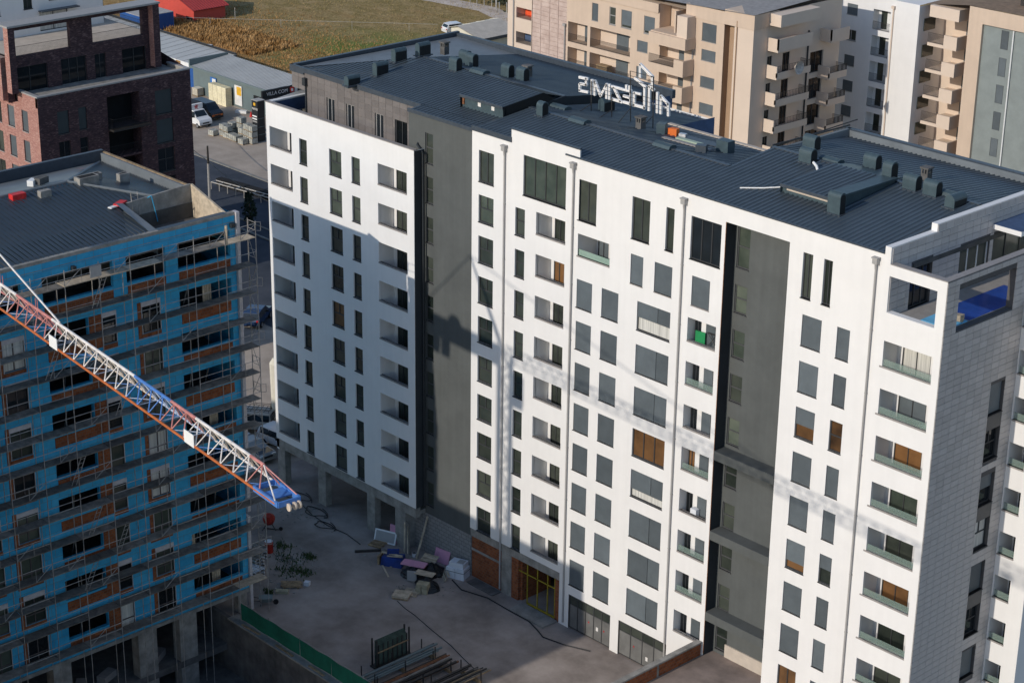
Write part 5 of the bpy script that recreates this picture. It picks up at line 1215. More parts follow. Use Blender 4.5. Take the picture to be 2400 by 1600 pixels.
B().box(-205, 66.2, 0, -168.9, 72, 3.4).build('wall', 'container_blue', W2); slope_roof(W2, -205, -168.85, 66.0, 72.6, 3.45, 3.95, 'shed_roof', 20, 'y')
B().box(-205, 65.9, 2.9, -168.9, 66.0, 3.45).build('sticker_band', 'white_paint', W2)
for x, m_ in ((-180, 'poster_blue'), (-178, 'poster_blue'), (-175.6, 'pale_green'), (-174, 'field')): B().box(x, 65.86, 3.0, x+1.1, 65.9, 3.38).build('sticker', m_, W2)
B().box(-205, 72.4, 3.3, -168.85, 72.6, 4.2).build('verge_trim', 'sign_black', W2)
BN = thing('barn', 'bright red gabled barn standing in the dry field', 'barn', (-208, 92, 0))
b = B(); b.poly([(-216,89.2,0),(-203.3,89.2,0),(-203.3,89.2,2.15),(-209.6,89.2,4.2),(-216,89.2,2.15)]); b.poly([(-203.3,89.2,0),(-203.3,95.2,0),(-203.3,95.2,2.15),(-203.3,89.2,2.15)]); b.poly([(-216,95.2,0),(-203.3,95.2,0),(-203.3,95.2,2.15),(-209.6,95.2,4.2),(-216,95.2,2.15)]); b.build('wall', 'barn_red', BN)
slope_roof(BN, -202.8, -209.6, 88.8, 95.6, 2.0, 4.25, 'barn_roof', 14, 'x'); slope_roof(BN, -216.4, -209.6, 88.8, 95.6, 2.0, 4.25, 'barn_roof', 14, 'x')
B().box(-205.4, 89.14, 0, -203.7, 89.2, .75).build('kennel_opening', 'vent_dark', BN)
CT = thing('shipping_container', 'blue shipping container with grey top beside the red barn', 'container', (-205.5, 82, 0))
B().box(-208.5, 79, 0, -202.5, 84.9, 2.5).build('body', 'container_blue', CT); B().box(-208.5, 79, 2.5, -202.5, 84.9, 2.58).build('roof', 'pale_metal', CT)
b = B()
for i in range(24): b.box(-202.5, 79+i*.245, .1, -202.46, 79.12+i*.245, 2.4)
b.build('corrugation', 'container_blue', CT, kind='stuff')
for x, y, d, m_, lb in ((-216, 93.5, (3, 4, 2.2), 'white_paint', 'pale shed half hidden behind the red barn'), (-211.5, 86.2, (1.8, 1.5, 1.0), 'pale_metal', 'small pale pile of boards beside the blue container')):
    b = B(); b.cbox((x, y, 0), d, .3); b.cbox((x, y, d[2]), (d[0]+.3, d[1]+.3, .12), .3); tag(b.build('garden_shed' if d[2] > 2 else 'board_pile', m_), lb, 'shed' if d[2] > 2 else 'pile')
WS = thing('garden_shed', 'small cream shed with corrugated roof behind the main roof', 'shed', (-164, 114, 0))
b = B(); b.poly([(-167,111,0),(-160.7,111,0),(-160.7,111,1.85),(-165.3,111,2.9),(-167,111,2.5)]); b.poly([(-167,111,0),(-167,119,0),(-167,119,2.5),(-167,111,2.5)]); b.poly([(-160.7,111,0),(-160.7,119,0),(-160.7,119,1.85),(-160.7,111,1.85)]); b.build('wall', 'shed_cream', WS)
slope_roof(WS, -160.2, -165.3, 110.8, 119.2, 1.85, 2.98, 'pale_metal', 26, 'x'); slope_roof(WS, -167.3, -165.3, 110.8, 119.2, 2.5, 2.98, 'shed_cream', 3, 'x')
B().box(-160.25, 110.8, 1.4, -160.15, 119.2, 1.8).build('fascia', 'flashing', WS)
for oi_, (x, y, h) in enumerate(((-184.8,130.9,1.5), (-183.8,131.5,1.5), (-182.7,132.1,1.6), (-181.5,132.7,1.6), (-180,132.2,1.6), (-178.5,131,1.6), (-177,130.2,1.6), (-176,130.9,1.6))):
    b = B(); b.tube((x,y,0), (x,y,h), .07, 5); b.path([(x,y,h),(x+.1,y-.15,h+.3),(x+.4,y-.4,h+.45),(x+.75,y-.7,h+.3),(x+.85,y-.8,h-.1)], .07, 5)
    tag(b.build('fence_post', 'pale_metal', loc=(x, y, 0)), ORDW[oi_]+' curled-top concrete post from the left along the far field edge', 'post', 'curled posts at the far field edge')
wf = thing('wire_fence', 'thin wire on posts strung across the dry field', 'fence', (-190, 99, 0))
rod('wire', (-206.5,83.8,1.2), (-174,114.4,1.2), .025, 'pale_metal', wf, 4); 
for x, y in ((-201.1,95.5),): rod('post', (x,y,0), (x,y,1.9), .05, 'pale_metal', wf, 5)
for t in (.2, .45, .7, .9): rod('post', (-206.5+32.5*t, 83.8+30.6*t, 0), (-206.5+32.5*t, 83.8+30.6*t, 1.3), .03, 'pale_metal', wf, 5)
tag(B().cbox((0,0,0), (1.5,.8,.15), .6).build('foam_slab', 'white_paint', at=(-189.5, 81.9, .02)), 'white slab lying in the dry grass near the warehouse roof', 'slab')
# grass: tufts spread over the near field
def tufts(name, m, region, n, h, seed, clump=None):
    r = random.Random(seed); b = B()
    for i in range(n):
        x = r.uniform(region[0], region[1]); y = r.uniform(region[2], region[3])
        if clump and not clump(x, y, r): continue
        for j in range(3):
            a = r.uniform(0, 6.28); l = h*r.uniform(.5, 1.2); q = r.uniform(.05, .14)*l*2
            dx, dy = math.cos(a), math.sin(a)
            b.poly([(x-dy*q+dx*.1, y+dx*q+dy*.1, .0), (x+dy*q+dx*.1, y-dx*q+dy*.1, .0), (x+dx*l*.5, y+dy*l*.5, l)])
    return b.build(name, m, kind='stuff')
mat('dry_grass', (.30, .155, .05), 1, .3, .5, col2=(.56, .36, .17), spec=.05); mat('green_grass', (.24, .20, .08), 1, .3, .6, col2=(.46, .34, .18), spec=.05)
tufts('dry_grass', 'dry_grass', (-212, -150, 79, 108), 16000, .26, 3, lambda x, y, r: y < 90+r.random()*16 and y > 78.8)
tufts('dry_grass', 'dry_grass', (-207, -180, 83, 92.5), 3200, .6, 4)
tufts('field_grass', 'green_grass', (-235, -150, 88, 150), 12000, .2, 5)
b = B(); rr = random.Random(9)
for i in range(5200):
    x = rr.uniform(-215, -165); y = 137+rr.gauss(0, 1.6)+(x+190)*-.1; z = rr.uniform(0, 3.2); a = rr.uniform(0, 6.28); s = rr.uniform(.15, .4)
    v = Vector((x, y, z)); p = Vector((rr.uniform(-1,1), rr.uniform(-1,1), rr.uniform(-1,1))).normalized()*s; q = Vector((rr.uniform(-1,1), rr.uniform(-1,1), rr.uniform(-1,1))).normalized()*s
    b.poly([v, v+p, v+p+q, v+q])
mat('leaf_dark', (.012, .028, .016), .9, .4, .8, col2=(.035, .055, .03)); mat('leaf_green', (.03, .06, .02), .9, .4, .8, col2=(.07, .10, .03))
b.build('hedge', 'leaf_dark', kind='stuff')
def shrub(name, label, x, y, h, r, m, seed, n=700, cat='tree'):
    rr = random.Random(seed); t = thing(name, label, cat, (x, y, 0)); B().tube((x,y,0), (x,y,h*.8), .09, 6, .03).build('trunk', 'wood', t); b = B()
    for i in range(n):
        z = rr.uniform(.08, 1)*h; R = r*(1-abs(z/h-.35)*1.1)*rr.uniform(.4, 1.1); a = rr.uniform(0, 6.28); v = Vector((x+R*math.cos(a), y+R*math.sin(a), z))
        p = Vector((rr.uniform(-1,1), rr.uniform(-1,1), rr.uniform(-1,1)))*.2; q = Vector((rr.uniform(-1,1), rr.uniform(-1,1), rr.uniform(-1,1)))*.2
        b.poly([v, v+p, v+p+q, v+q])
    b.build('crown', m, t); return t
shrub('cypress_tree', 'small dark conifer by the road railing', -117.5, 37.0, 3.6, .8, 'leaf_dark', 2)
# ================================================================ VEHICLES
mat('car_white', (.74, .74, .74), .25, .03, 1, spec=.6); mat('car_silver', (.42, .41, .39), .3, .05, 1, spec=.6, metal=.2); mat('car_navy', (.02, .045, .11), .2, .05, 1, spec=.7); mat('car_black', (.02, .02, .024), .2, .05, 1, spec=.7); mat('car_beige', (.55, .53, .48), .35, .05, 1, spec=.5)
mat('rubber', (.015, .015, .016), .85); mat('alloy', (.38, .38, .39), .35, .05, 5, metal=.6); mat('lamp_clear', (.75, .76, .75), .15, .03, 5); mat('lamp_red', (.45, .02, .02), .25); mat('trim_black', (.025, .025, .027), .6)
mat('car_glass', (.015, .022, .028), .08, .1, 1, spec=.6)
PROF = {'sedan': ([(-2.2,.35),(-2.22,.75),(-2.1,.98),(-1.55,1.02),(-.95,1.42),(.25,1.44),(1.0,1.0),(1.95,.88),(2.2,.68),(2.22,.35)], (4, 7), .96),
        'suv': ([(-2.2,.4),(-2.25,.85),(-2.12,1.1),(-1.85,1.62),(-.9,1.74),(.35,1.70),(1.1,1.14),(2.05,1.0),(2.25,.78),(2.27,.4)], (2, 6), 1.06),
        'offroad': ([(-2.2,.5),(-2.22,1.1),(-2.15,1.9),(-1.8,1.95),(.5,1.95),(.85,1.28),(2.0,1.2),(2.1,.95),(2.1,.5)], (2, 5), 1.22),
        'van': ([(-2.4,.4),(-2.42,1.0),(-2.4,2.05),(-2.2,2.12),(.9,2.12),(1.65,1.28),(2.3,1.05),(2.42,.8),(2.44,.4)], (2, 5), 1.2),
        'cab': ([(-1.2,.5),(-1.2,2.05),(-.2,2.1),(.55,1.32),(1.2,1.08),(1.35,.8),(1.36,.45),(-1.0,.45)], (1, 3), 1.25)}
def car(name, label, cat, loc, rz, kind, m, w=1.75, wheels=(-1.35, 1.4), group=None, lowfront=None):
    t = thing(name, label, cat, loc, rz, group, local=True); prof, (ra, rb), belt = PROF[kind]; b = B()
    def half(z): return w/2*(1 if z <= belt else 1-.16*(z-belt)/(max(p[1] for p in prof)-belt))*(.93 if z < .45 else 1)
    b.ring([(x, -half(z), z) for x, z in prof], [(x, half(z), z) for x, z in prof])
    b.build('body', m, t, smooth=False)
    # windscreen, rear window, side windows as inset glass just proud of the sheet metal
    def strip(i, nm):
        (x0, z0), (x1, z1_) = prof[i], prof[i+1]; d = Vector((x1-x0, 0, z1_-z0)); n = Vector((-d.z, 0, d.x)).normalized()*.012; a, c = .1, .92
        f = lambda s, y: Vector((x0+d.x*s, y*half(z0+d.z*s)*.88, z0+d.z*s))+n
        B().poly([f(a,-1), f(a,1), f(c,1), f(c,-1)]).build(nm, 'car_glass', t)
    top = max(p[1] for p in prof)
    strip(rb-1, 'windscreen') if prof[rb-1][1] > prof[rb][1] else strip(rb, 'windscreen')
    if kind != 'cab': strip(ra-1 if kind == 'sedan' else (2 if kind == 'suv' else 1), 'rear_window')
    up_ = [p for p in prof if p[1] > belt+.2]; xl, xr = min(p[0] for p in up_), max(p[0] for p in up_)
    zl, zh = belt+.04, top-.12
    for sgn in (-1, 1):
        cells = [(xl+.05, (xl+xr)/2-.03), ((xl+xr)/2+.03, xr+.05)] if kind != 'van' else [(xr-1.15, xr+.1)]
        if kind == 'cab': cells = [(-.85, .1)]
        for a, c in cells:
            q = [(a-.12 if kind in ('sedan',) else a, zl), (c+.22, zl), (c, zh), (a, zh)]
            B().poly([(x, sgn*(half(z)+.01), z) for x, z in q]).build('side_window', 'car_glass', t)
        xf = prof[-2][0]
        B().cbox((xf-.08, sgn*w*.36, .68), (.12, .36, .16), 0).build('headlight', 'lamp_clear', t)
        if kind != 'cab': B().cbox((prof[1][0]+.03, sgn*w*.40, .8), (.1, .22, .22), 0).build('tail_light', 'lamp_red', t)
        B().cbox((xr+.05, sgn*(w/2+.08), belt), (.12, .2, .15), 0).build('mirror', 'trim_black', t)
    B().cbox((prof[-1][0]-.04, 0, .33), (.14, w*.96, .22), 0).build('bumper', 'trim_black' if kind in ('offroad', 'van') else m, t)
    B().cbox((prof[-2][0]-.0, 0, .58), (.06, w*.5, .16), 0).build('grille', 'trim_black', t)
    for xw in wheels:
        for sgn in (-1, 1):
            y = sgn*(w/2-.09); o = B().tube((xw, y-.1, .32), (xw, y+.1, .32), .32, 14).build('wheel', 'rubber', t)
            B().tube((xw, y+sgn*.095, .32), (xw, y+sgn*.115, .32), .2, 10).build('rim', 'alloy', o)
    return t
v = car('box_van', 'white box van with a red sunburst parked by the stacked paving stones', 'van', (-154.0, 55.8, 0), 0, 'cab', 'car_white', 1.95, (.75, -3.4))
B().box(-4.6, -1.05, .75, -1.15, 1.05, 2.75).build('cargo_box', 'white_paint', v); B().box(-1.2, -1.0, 2.1, -.7, 1.0, 2.75).build('roof_fairing', 'white_paint', v); B().box(-4.6, -1.06, 2.75, -1.1, 1.06, 2.82).build('box_roof', 'trim_black', v)
b = B(); c0 = Vector((-.68, 0, 2.42))
for i in range(11):
    a = 2*math.pi*i/11; R = .34 if i % 2 else .22; b.poly([c0, c0+Vector((0, R*math.cos(a-.2), R*math.sin(a-.2))), c0+Vector((0, R*math.cos(a+.2), R*math.sin(a+.2)))])
b.build('sunburst_mark', 'red_plastic', v)
v = car('pickup_truck', 'dark pickup truck with orange bumper beside the white box van', 'truck', (-157.0, 59.0, 0), 0, 'van', 'car_black', 1.9, (-1.4, 1.55)); B().cbox((2.35, 0, .62), (.16, 1.7, .22), 0).build('bumper_strip', 'orange', v)
car('suv_car', 'white SUV parked on the grass beside the cream shed', 'car', (-171.6, 116.2, 0), 1.35, 'suv', 'car_white', 1.85)
v = car('box_truck', 'white box truck parked beyond the scaffold end', 'truck', (-90.5, 14.8, 0), 2.2, 'cab', 'car_white', 2.0, (.75, -2.7)); B().box(-4.2, -1.1, .7, -1.15, 1.1, 2.9).build('cargo_box', 'white_paint', v); B().box(-4.24, -1.0, .8, -4.2, 1.0, 2.8).build('rear_door', 'white_paint', v); B().box(-4.27, -1.05, .55, -4.1, 1.05, .75).build('tail_light', 'lamp_red', v)
car('suv_car', 'navy car parked in shade beyond the white box truck', 'car', (-92.2, 19.3, 0), 2.2, 'suv', 'car_navy', 1.85)
v = car('offroad_car', 'white off-road car with a roof rack on the lit lane', 'car', (-71.9, 3.4, 0), -2.5, 'offroad', 'car_beige', 1.8)
b = B(); 
for x in [-2.0+.4*i for i in range(7)]: b.tube((x,-.75,2.1), (x,.75,2.1), .025, 5)
for y in (-.75, -.25, .25, .75): b.tube((-2.1,y,2.1), (.5,y,2.1), .025, 5)
for y in (-.75, .75): b.tube((-2.1,y,2.25), (.5,y,2.25), .025, 5)
b.build('roof_rack', 'steel_dark', v)
car('sedan_car', 'silver sedan parked by the left corner column of the white block', 'car', (-67.4, .5, 0), .0, 'sedan', 'car_silver', 1.75)
car('panel_van', 'white panel van nose-in behind the silver sedan', 'van', (-71.2, .0, 0), .35, 'van', 'car_white', 1.9)
car('hatchback_car', 'white hatchback half hidden behind the left corner column', 'car', (-67.2, 3.4, 0), .1, 'suv', 'car_white', 1.75)
# ================================================================ YARD BEHIND: pylon, stone packs, crates
PY = thing('pylon_sign', 'tall black pylon sign with an orange emblem beside the white block corner', 'sign', (-143.4, 57.4, 0))
B().box(-144.1, 57.0, 0, -142.9, 58.1, 5.3).build('body', 'sign_black', PY); B().box(-144.15, 56.95, 5.3, -142.85, 58.15, 5.36).build('cap', 'pale_metal', PY)
B().cbox((-143.5, 56.97, 4.65), (.42, .03, .36), 0).build('emblem', 'poster_yellow', PY); text('MATIX', 'sign_lettering', 'sign_white', PY, (-144.0, 56.96, 4.1), .40, math.pi/2, 0)
for z, m_ in ((3.2, 'sign_white'), (2.85, 'sign_white'), (2.5, 'pipe_grey')): B().box(-144.0, 56.96, z, -143.05, 56.99, z+.16).build('text_band', m_, PY)
for z in (.9, 1.9, 3.0): B().box(-142.9, 57.0, z, -142.87, 58.1, z+.05).build('seam', 'shed_wall', PY)
mat('stone_pack', (.42, .42, .38), .9, .25, 3, rnd=.15); mat('stone_pack_side', (.33, .35, .31), .9, .3, 3)
PM = None
def pack(x, y, z, rz, lab):
    global PM
    if PM is None:
        b = B()
        for k in range(5): b.box(-.45, -.45, .1+k*.135, .45, .45, .1+k*.135+.12)
        p = B(); 
        for y_ in (-.42, -.05, .32): p.box(-.48, y_, 0, .48, y_+.1, .1)
        s = B()
        for x_ in (-.22, .2): s.box(x_, -.462, .1, x_+.03, .462, .79)
        PM = (b.mesh('stone_pack', 'stone_pack'), p.mesh('pallet', 'wood'), s.mesh('strap', 'steel_dark'))
    o = bpy.data.objects.new('stone_pallet', PM[0]); COL.objects.link(o); o.location = (x, y, z); o.rotation_euler = (0, 0, rz); ORG[o.name] = (0, 0, 0); tag(o, lab, 'stone pallet', 'pallets of paving stone by the pylon')
    inst('pallet', PM[1], o, (0,0,0)); inst('strap', PM[2], o, (0,0,0))
ord_ = ['leftmost stone pallet standing alone at the front', 'stone pallet second from the left', 'stone pallet third from the left', 'single stone pallet in the middle of the row', 'single stone pallet right of the middle', 'front stone pallet nearest the pylon', 'stone pallet against the pylon', 'stone pallet left of the pylon stack', 'back row stone pallet near the middle', 'back row stone pallet behind the left stacks', 'back row stone pallet topmost at the rear']
for i, (x, y, n_) in enumerate(((-149.2,54.5,1), (-148.2,55.5,2), (-147.15,55.3,2), (-146.1,55.3,1), (-145.1,55.2,1), (-143.5,55.0,1), (-142.9,56.1,3), (-144.0,56.2,3), (-145.2,56.3,2), (-148.1,56.8,2), (-147.0,57.4,3))):
    for k in range(n_): pack(x, y, k*.8, random.uniform(-.08, .08)+.05, ord_[i]+(', bottom layer' if n_ > 1 and k == 0 else ', upper layer' if n_ == 2 else ['', ', second layer', ', top layer'][k] if n_ > 2 else ''))
mat('cream_block', (.74, .67, .46), .8, .12, 2, rnd=.1); CBM = B().box(-.48, -.5, 0, .48, .5, .84).mesh('block_pack', 'cream_block'); FCM = B()
for i in range(1, 4): FCM.box(-.484, -.503, .84*i/4-.012, .484, .503, .84*i/4+.012)
FCM = FCM.mesh('pack_joint', 'beige_plaster')
for i in range(4):
    for k in range(3):
        o = bpy.data.objects.new('block_pack', CBM); COL.objects.link(o); o.location = (-162.8+1.0*i, 64.25, .85*k); ORG[o.name] = (0,0,0)
        tag(o, 'cream block pack against the grey warehouse, %s column, %s layer' % (['leftmost', 'second', 'third', 'rightmost'][i], ['bottom', 'middle', 'top'][k]), 'block pack', 'stacked cream block packs'); inst('pack_joint', FCM, o, (0,0,0))
IB = thing('liquid_tote', 'caged pale liquid tote on a pallet left of the cream packs', 'tote', (-166.6, 64.3, 0)); B().box(-167.2, 63.8, .15, -166.0, 64.8, 1.15).build('tank', 'shed_cream', IB); B().box(-167.25, 63.75, 0, -165.95, 64.85, .14).build('pallet', 'wood', IB)
b = B(); 
for i in range(6): b.box(-167.22+i*.24, 63.76, .15, -167.19+i*.24, 63.79, 1.17); b.box(-165.99, 63.8+i*.19, .15, -165.96, 63.83+i*.19, 1.17)
b.build('cage', 'wood', IB)
for x0, x1, m1, m2, lb in ((-164.4, -163.0, 'poster_blue', 'paper', 'blue and white poster board on the warehouse wall'), (-158.8, -157.2, 'paper', 'poster_yellow', 'white and yellow poster board right of the cream packs')):
    o = B().box(x0, 64.86, .3, x1, 64.95, 3.0).build('poster_board', m1, loc=(x0, 64.9, 0)); tag(o, lb, 'poster'); B().box(x0+.55, 64.83, 1.6, x1-.1, 64.86, 2.8).build('print_area', m2, o) if False else None
    ORG[o.name] = (x0, 64.9, 0); B().box(x0+.5, 64.83, 1.7, x1-.1, 64.858, 2.85).build('print_panel', m2, o)
tag(B().cbox((0,0,0), (1.6,.6,.35), .5).build('wrapped_bundle', 'white_paint', at=(-155.6, 63.6, 0)), 'white wrapped bundle lying on the yard by the warehouse door', 'bundle')
tag(B().tube((0,0,0), (0,0,.7), .22, 10, .05).build('traffic_cone', 'red_plastic', at=(-153.2, 63.4, 0)), 'red traffic cone standing by the warehouse door', 'cone')
SP = thing('utility_pole', 'tall grey pole with wires beside the shaded road', 'pole', (-126.8, 38.1, 0)); B().tube((-126.8,38.1,0), (-126.8,38.1,4.6), .17, 8, .14).build('shaft', 'pipe_grey', SP); B().tube((-126.8,38.1,4.6), (-126.8,38.1,6.7), .14, 8, .1).build('pole_top', 'steel_dark', SP)
def sag(p, q, d, n=10): p, q = Vector(p), Vector(q); return [p.lerp(q, i/n)-Vector((0, 0, d*4*(i/n)*(1-i/n))) for i in range(n+1)]
B().path(sag((-126.8,38.1,4.9), (-99, 27.5, 8.5), .5), .035, 4).build('wire', 'steel_dark', SP); B().path(sag((-126.8,38.1,4.9), (-150, 45, 5.5), .4), .035, 4).build('wire', 'steel_dark', SP)
b = B(); A0, A1 = Vector((-130.6, 41.0, .9)), Vector((-118.5, 42.9, .9)); n_ = Vector((-.16, .99, 0))
for q in (0, .8): b.tube(A0+n_*q, A1+n_*q, .07, 5)
for i in range(10): p = A0.lerp(A1, i/9); b.tube(p, p+n_*.8, .05, 5); b.tube(p, p-Vector((0,0,.9)), .05, 5)
tag(b.build('steel_truss', 'pale_metal', loc=(0, 0, 0)), 'pale steel ladder truss on short legs along the shaded road', 'truss')
tag(B().cbox((0,0,0), (9, .8, .9), .13).build('road_barrier', 'black_void', at=(-127, 43.3, 0)), 'long dark barrier behind the steel ladder truss', 'barrier')
SI = thing('wrapped_column', 'tall cream wrapped column on a wooden trestle by the building corner', 'silo', (-70.3, 5.4, 0))
B().tube((-70.3,5.4,1.9), (-70.3,5.4,6.2), .55, 14, .62).tube((-70.3,5.4,6.2), (-70.3,5.4,6.7), .62, 14, .3).build('column', 'shed_cream', SI)
b = B()
for sx in (-1, 1):
    for sy in (-1, 1): b.tube((-70.3+sx*.75,5.4+sy*.75,0), (-70.3+sx*.4,5.4+sy*.4,2.4), .07, 5)
    b.tube((-70.3+sx*.7,4.7,.3), (-70.3-sx*.4,4.9,2.2), .05, 5)
b.build('trestle', 'wood_pale', SI)
# ================================================================ RAISED TERRACE AND LOW BRICK WALL (lower right)
mat('terrace_slab', (.24, .19, .165), .9, .25, .5, bump=.2, bscale=6)
B().box(-16.35, -45, .01, 8, .94, 3.34).build('raised_terrace', 'terrace_slab', kind='structure')
LW = thing('brick_wall', 'low brick wall with concrete coping along the raised terrace edge', 'wall', (-16.5, -20, 0))
B().box(-16.75, -45, 0, -16.36, -.12, 3.34).box(-16.75, -45, 3.34, -16.45, -.12, 4.25).build('core', 'concrete', LW)
for y in (-45, -20.4, -8.2, -4.15): B().box(-16.46, y, 3.35, -16.40, min(-.12, y+{-45: 24.4, -20.4: 12.0, -8.2: 3.8, -4.15: 4.0}[y]), 4.24).build('brick_face', 'hollow_brick', LW)
B().box(-16.8, -45, 4.25, -16.36, -.1, 4.36).build('coping', 'concrete', LW)
# ================================================================ GREEN FENCE ON THE PIT WALL
mat('green_mesh', (.012, .14, .085), .8, .2, .8)
GF = thing('construction_fence', 'green fabric construction fence on steel posts above the pit wall', 'fence', (-37, -16.8, .24))
xs_ = [-45.2, -41.9, -38.3, -34.8, -31.4, -28]
for i, x in enumerate(xs_):
    rod('post', (x, -16.86, .2), (x, -16.86, 1.75), .035, 'galv', GF, 6)
    if i < len(xs_)-1:
        b = B(); x1_ = xs_[i+1]; n = 8
        for j in range(n):
            a, c = x+(x1_-x)*j/n, x+(x1_-x)*(j+1)/n; f = lambda t: -16.9+.03*math.sin(t*2.1)
            b.poly([(a, f(a), .28), (c, f(c), .28), (c, f(c)-.02, 1.6+.02*math.sin(c*3)), (a, f(a)-.02, 1.6+.02*math.sin(a*3))])
        b.build('fabric_panel', 'green_mesh', GF); rod('top_rail', (x, -16.86, 1.62), (x1_, -16.86, 1.62), .02, 'galv', GF, 5)
for x, pw_ in ((-43.5, 'leftmost'), (-39.6, 'middle'), (-36.0, 'rightmost')): tag(B().cbox((0,0,0), (1.6+random.random(), .18, .06), random.uniform(-.1,.1)).build('plank', 'wood', at=(x, -17.25, .245)), pw_+' loose plank lying on the pit wall coping below the green fence', 'plank', 'planks on the pit wall')
# ================================================================ MATERIALS IN THE COURTYARD
mat('blue_tarp', (.012, .04, .20), .5, .3, 1.5); mat('pink_foam', (.62, .30, .42), .8, .06, 2); mat('black_film', (.012, .013, .014), .4, .3, 2); mat('sack', (.36, .32, .22), .9, .25, 3); mat('eps_white', (.66, .68, .72), .9, .04, 2); mat('mixer_red', (.36, .025, .015), .5, .2, 3); mat('formwork_green', (.055, .085, .07), .7, .35, 2)
def pallet(label, x, y, z, rz, tilt=None, m='wood', group=None):
    t = thing('wooden_pallet', label, 'pallet', (x, y, z), rz, group, local=True)
    if tilt: t.rotation_euler = (tilt[0], tilt[1], rz)
    for i in range(6): B().box(-.58, -.5+i*.177, .10, .58, -.5+i*.177+.11, .122).build('slat', m, t)
    for y_ in (-.49, -.05, .39): B().box(-.58, y_, 0, .58, y_+.09, .10).build('runner', m, t)
    return t
pallet('flat dark pallet in front of the white framed panel', -47.9, -2.0, .01, .3)
pallet('pale pallet leaning on the black heap beside the white packs', -40.35, -1.75, .1, 2.6, (-.9, 0), 'wood_pale')
pallet('pallet lying on top of the black heap by the block wall', -42.35, -1.5, .75, .5, (.1, .1), 'wood_pale')
pallet('flat pallet in front of the sack bundle', -40.3, -5.05, .01, .45, None, 'wood_pale')
pallet('pallet under the pale boards in the courtyard middle', -40.35, -5.95, .01, .55)
lay('board_stack', 'pale boards stacked on the pallet in the courtyard middle', 'boards', -40.35, -5.95, .14, (1.25, 1.0, .16), .55, 'wood_pale')
def leaning(name, label, cat, x, y, w, h, rz, lean, m, t=.05, border=None):
    T = Matrix.Rotation(lean, 3, 'X'); b = B().cbox((0,0,0), (w, t, h), rz, T)
    o = tag(b.build(name, m, at=(x, y, .02)), label, cat)
    if border: 
        ORG[o.name] = (0, 0, 0); M = Matrix.Rotation(rz, 3, 'Z')
        B().cbox(M @ (T @ Vector((0, -t/2-.004, .12))), (w-.24, .008, h-.24), rz, T).build('panel', border, o)
    return o
leaning('framed_panel', 'white framed panel leaning behind the dark pallet', 'panel', -47.75, -1.45, 1.9, 1.0, .35, -.35, 'white_paint', .06, 'pipe_grey')
leaning('foam_board', 'pink foam board standing behind the white framed panel', 'foam board', -47.3, -.95, .75, 1.5, .2, -.12, 'pink_foam')
leaning('foam_board', 'pale pink foam board leaning on the concrete block wall', 'foam board', -42.4, -.35, 1.45, 1.05, .12, -.3, 'pink_foam')
lay('foam_board', 'bright pink foam board lying across the front black heap', 'foam board', -42.5, -2.9, .78, (1.9, .8, .1), .45, 'pink_foam')
lay('steel_beam', 'dark steel beam lying on the ground left of the blue stack', 'beam', -47.5, -3.3, .01, (2.0, .16, .16), .95, 'steel_dark'); lay('flat_board', 'grey board lying flat near the pillar foot', 'board', -46.3, -2.1, .01, (1.3, .6, .06), .8, 'plank_grey')
ST = thing('covered_stack', 'blue tarpaulin-covered stack with boards on top', 'stack', (-44.7, -3.1, 0), .5, None, True)
b = B(); b.ring([(-.85,-.55,0),(.85,-.55,0),(.85,.55,0),(-.85,.55,0)], [(-.75,-.5,.75),(.8,-.42,.6),(.75,.5,.72),(-.8,.45,.62)]); b.build('tarp', 'blue_tarp', ST); B().cbox((-.1,.25,.72), (.9,.5,.3), .3).build('tarp_bulge', 'blue_tarp', ST); B().cbox((-.1,0,.80), (1.7,.22,.04), -.1).build('board', 'wood_pale', ST); B().cbox((.2,-.2,.74), (1.2,.16,.04), .15).build('board', 'wood_pale', ST); B().box(-1.1,-.5,0,-.95,.4,.7).build('end_board', 'wood', ST)
for i, (x0, x1, h, m_) in enumerate(((-45.6,-45.9,2.3,'wood_pale'), (-45.4,-45.75,2.5,'plank_grey'), (-45.2,-45.6,2.1,'wood_pale'), (-45.05,-45.5,2.4,'plank_grey'), (-44.2,-44.35,3.1,'wood_pale'))):
    b = B(); b.ring([(x0-.09,-1.25,.0),(x0+.09,-1.25,.0),(x0+.09,-1.2,.0),(x0-.09,-1.2,.0)], [(x1-.09,-.93 if i < 4 else .02,h),(x1+.09,-.93 if i < 4 else .02,h),(x1+.09,-.89 if i < 4 else .05,h),(x1-.09,-.89 if i < 4 else .05,h)])
    tag(b.build('leaning_plank', m_, loc=(x0, -1.2, 0)), ORDW[i]+' plank from the left leaning on the pillar beside the block wall' if i < 4 else 'long thin plank leaning on the block wall', 'plank', 'planks leaning at the pillar' if i < 4 else None)
def bucket(x, y, label, m='eps_white'):
    b = B(); b.tube((0,0,0), (0,0,.34), .14, 12, .17); o = tag(b.build('bucket', m, at=(x, y, .01)), label, 'bucket'); ORG[o.name] = (0,0,0); B().tube((0,0,.335), (0,0,.345), .15, 12).build('contents', 'steel_dark', o)
bucket(-44.5, -1.2, 'white bucket by the foot of the leaning planks'); bucket(-43.5, -2.4, 'white bucket between the blue stack and black heap'); bucket(-43.0, -.5, 'pale bucket standing against the block wall')
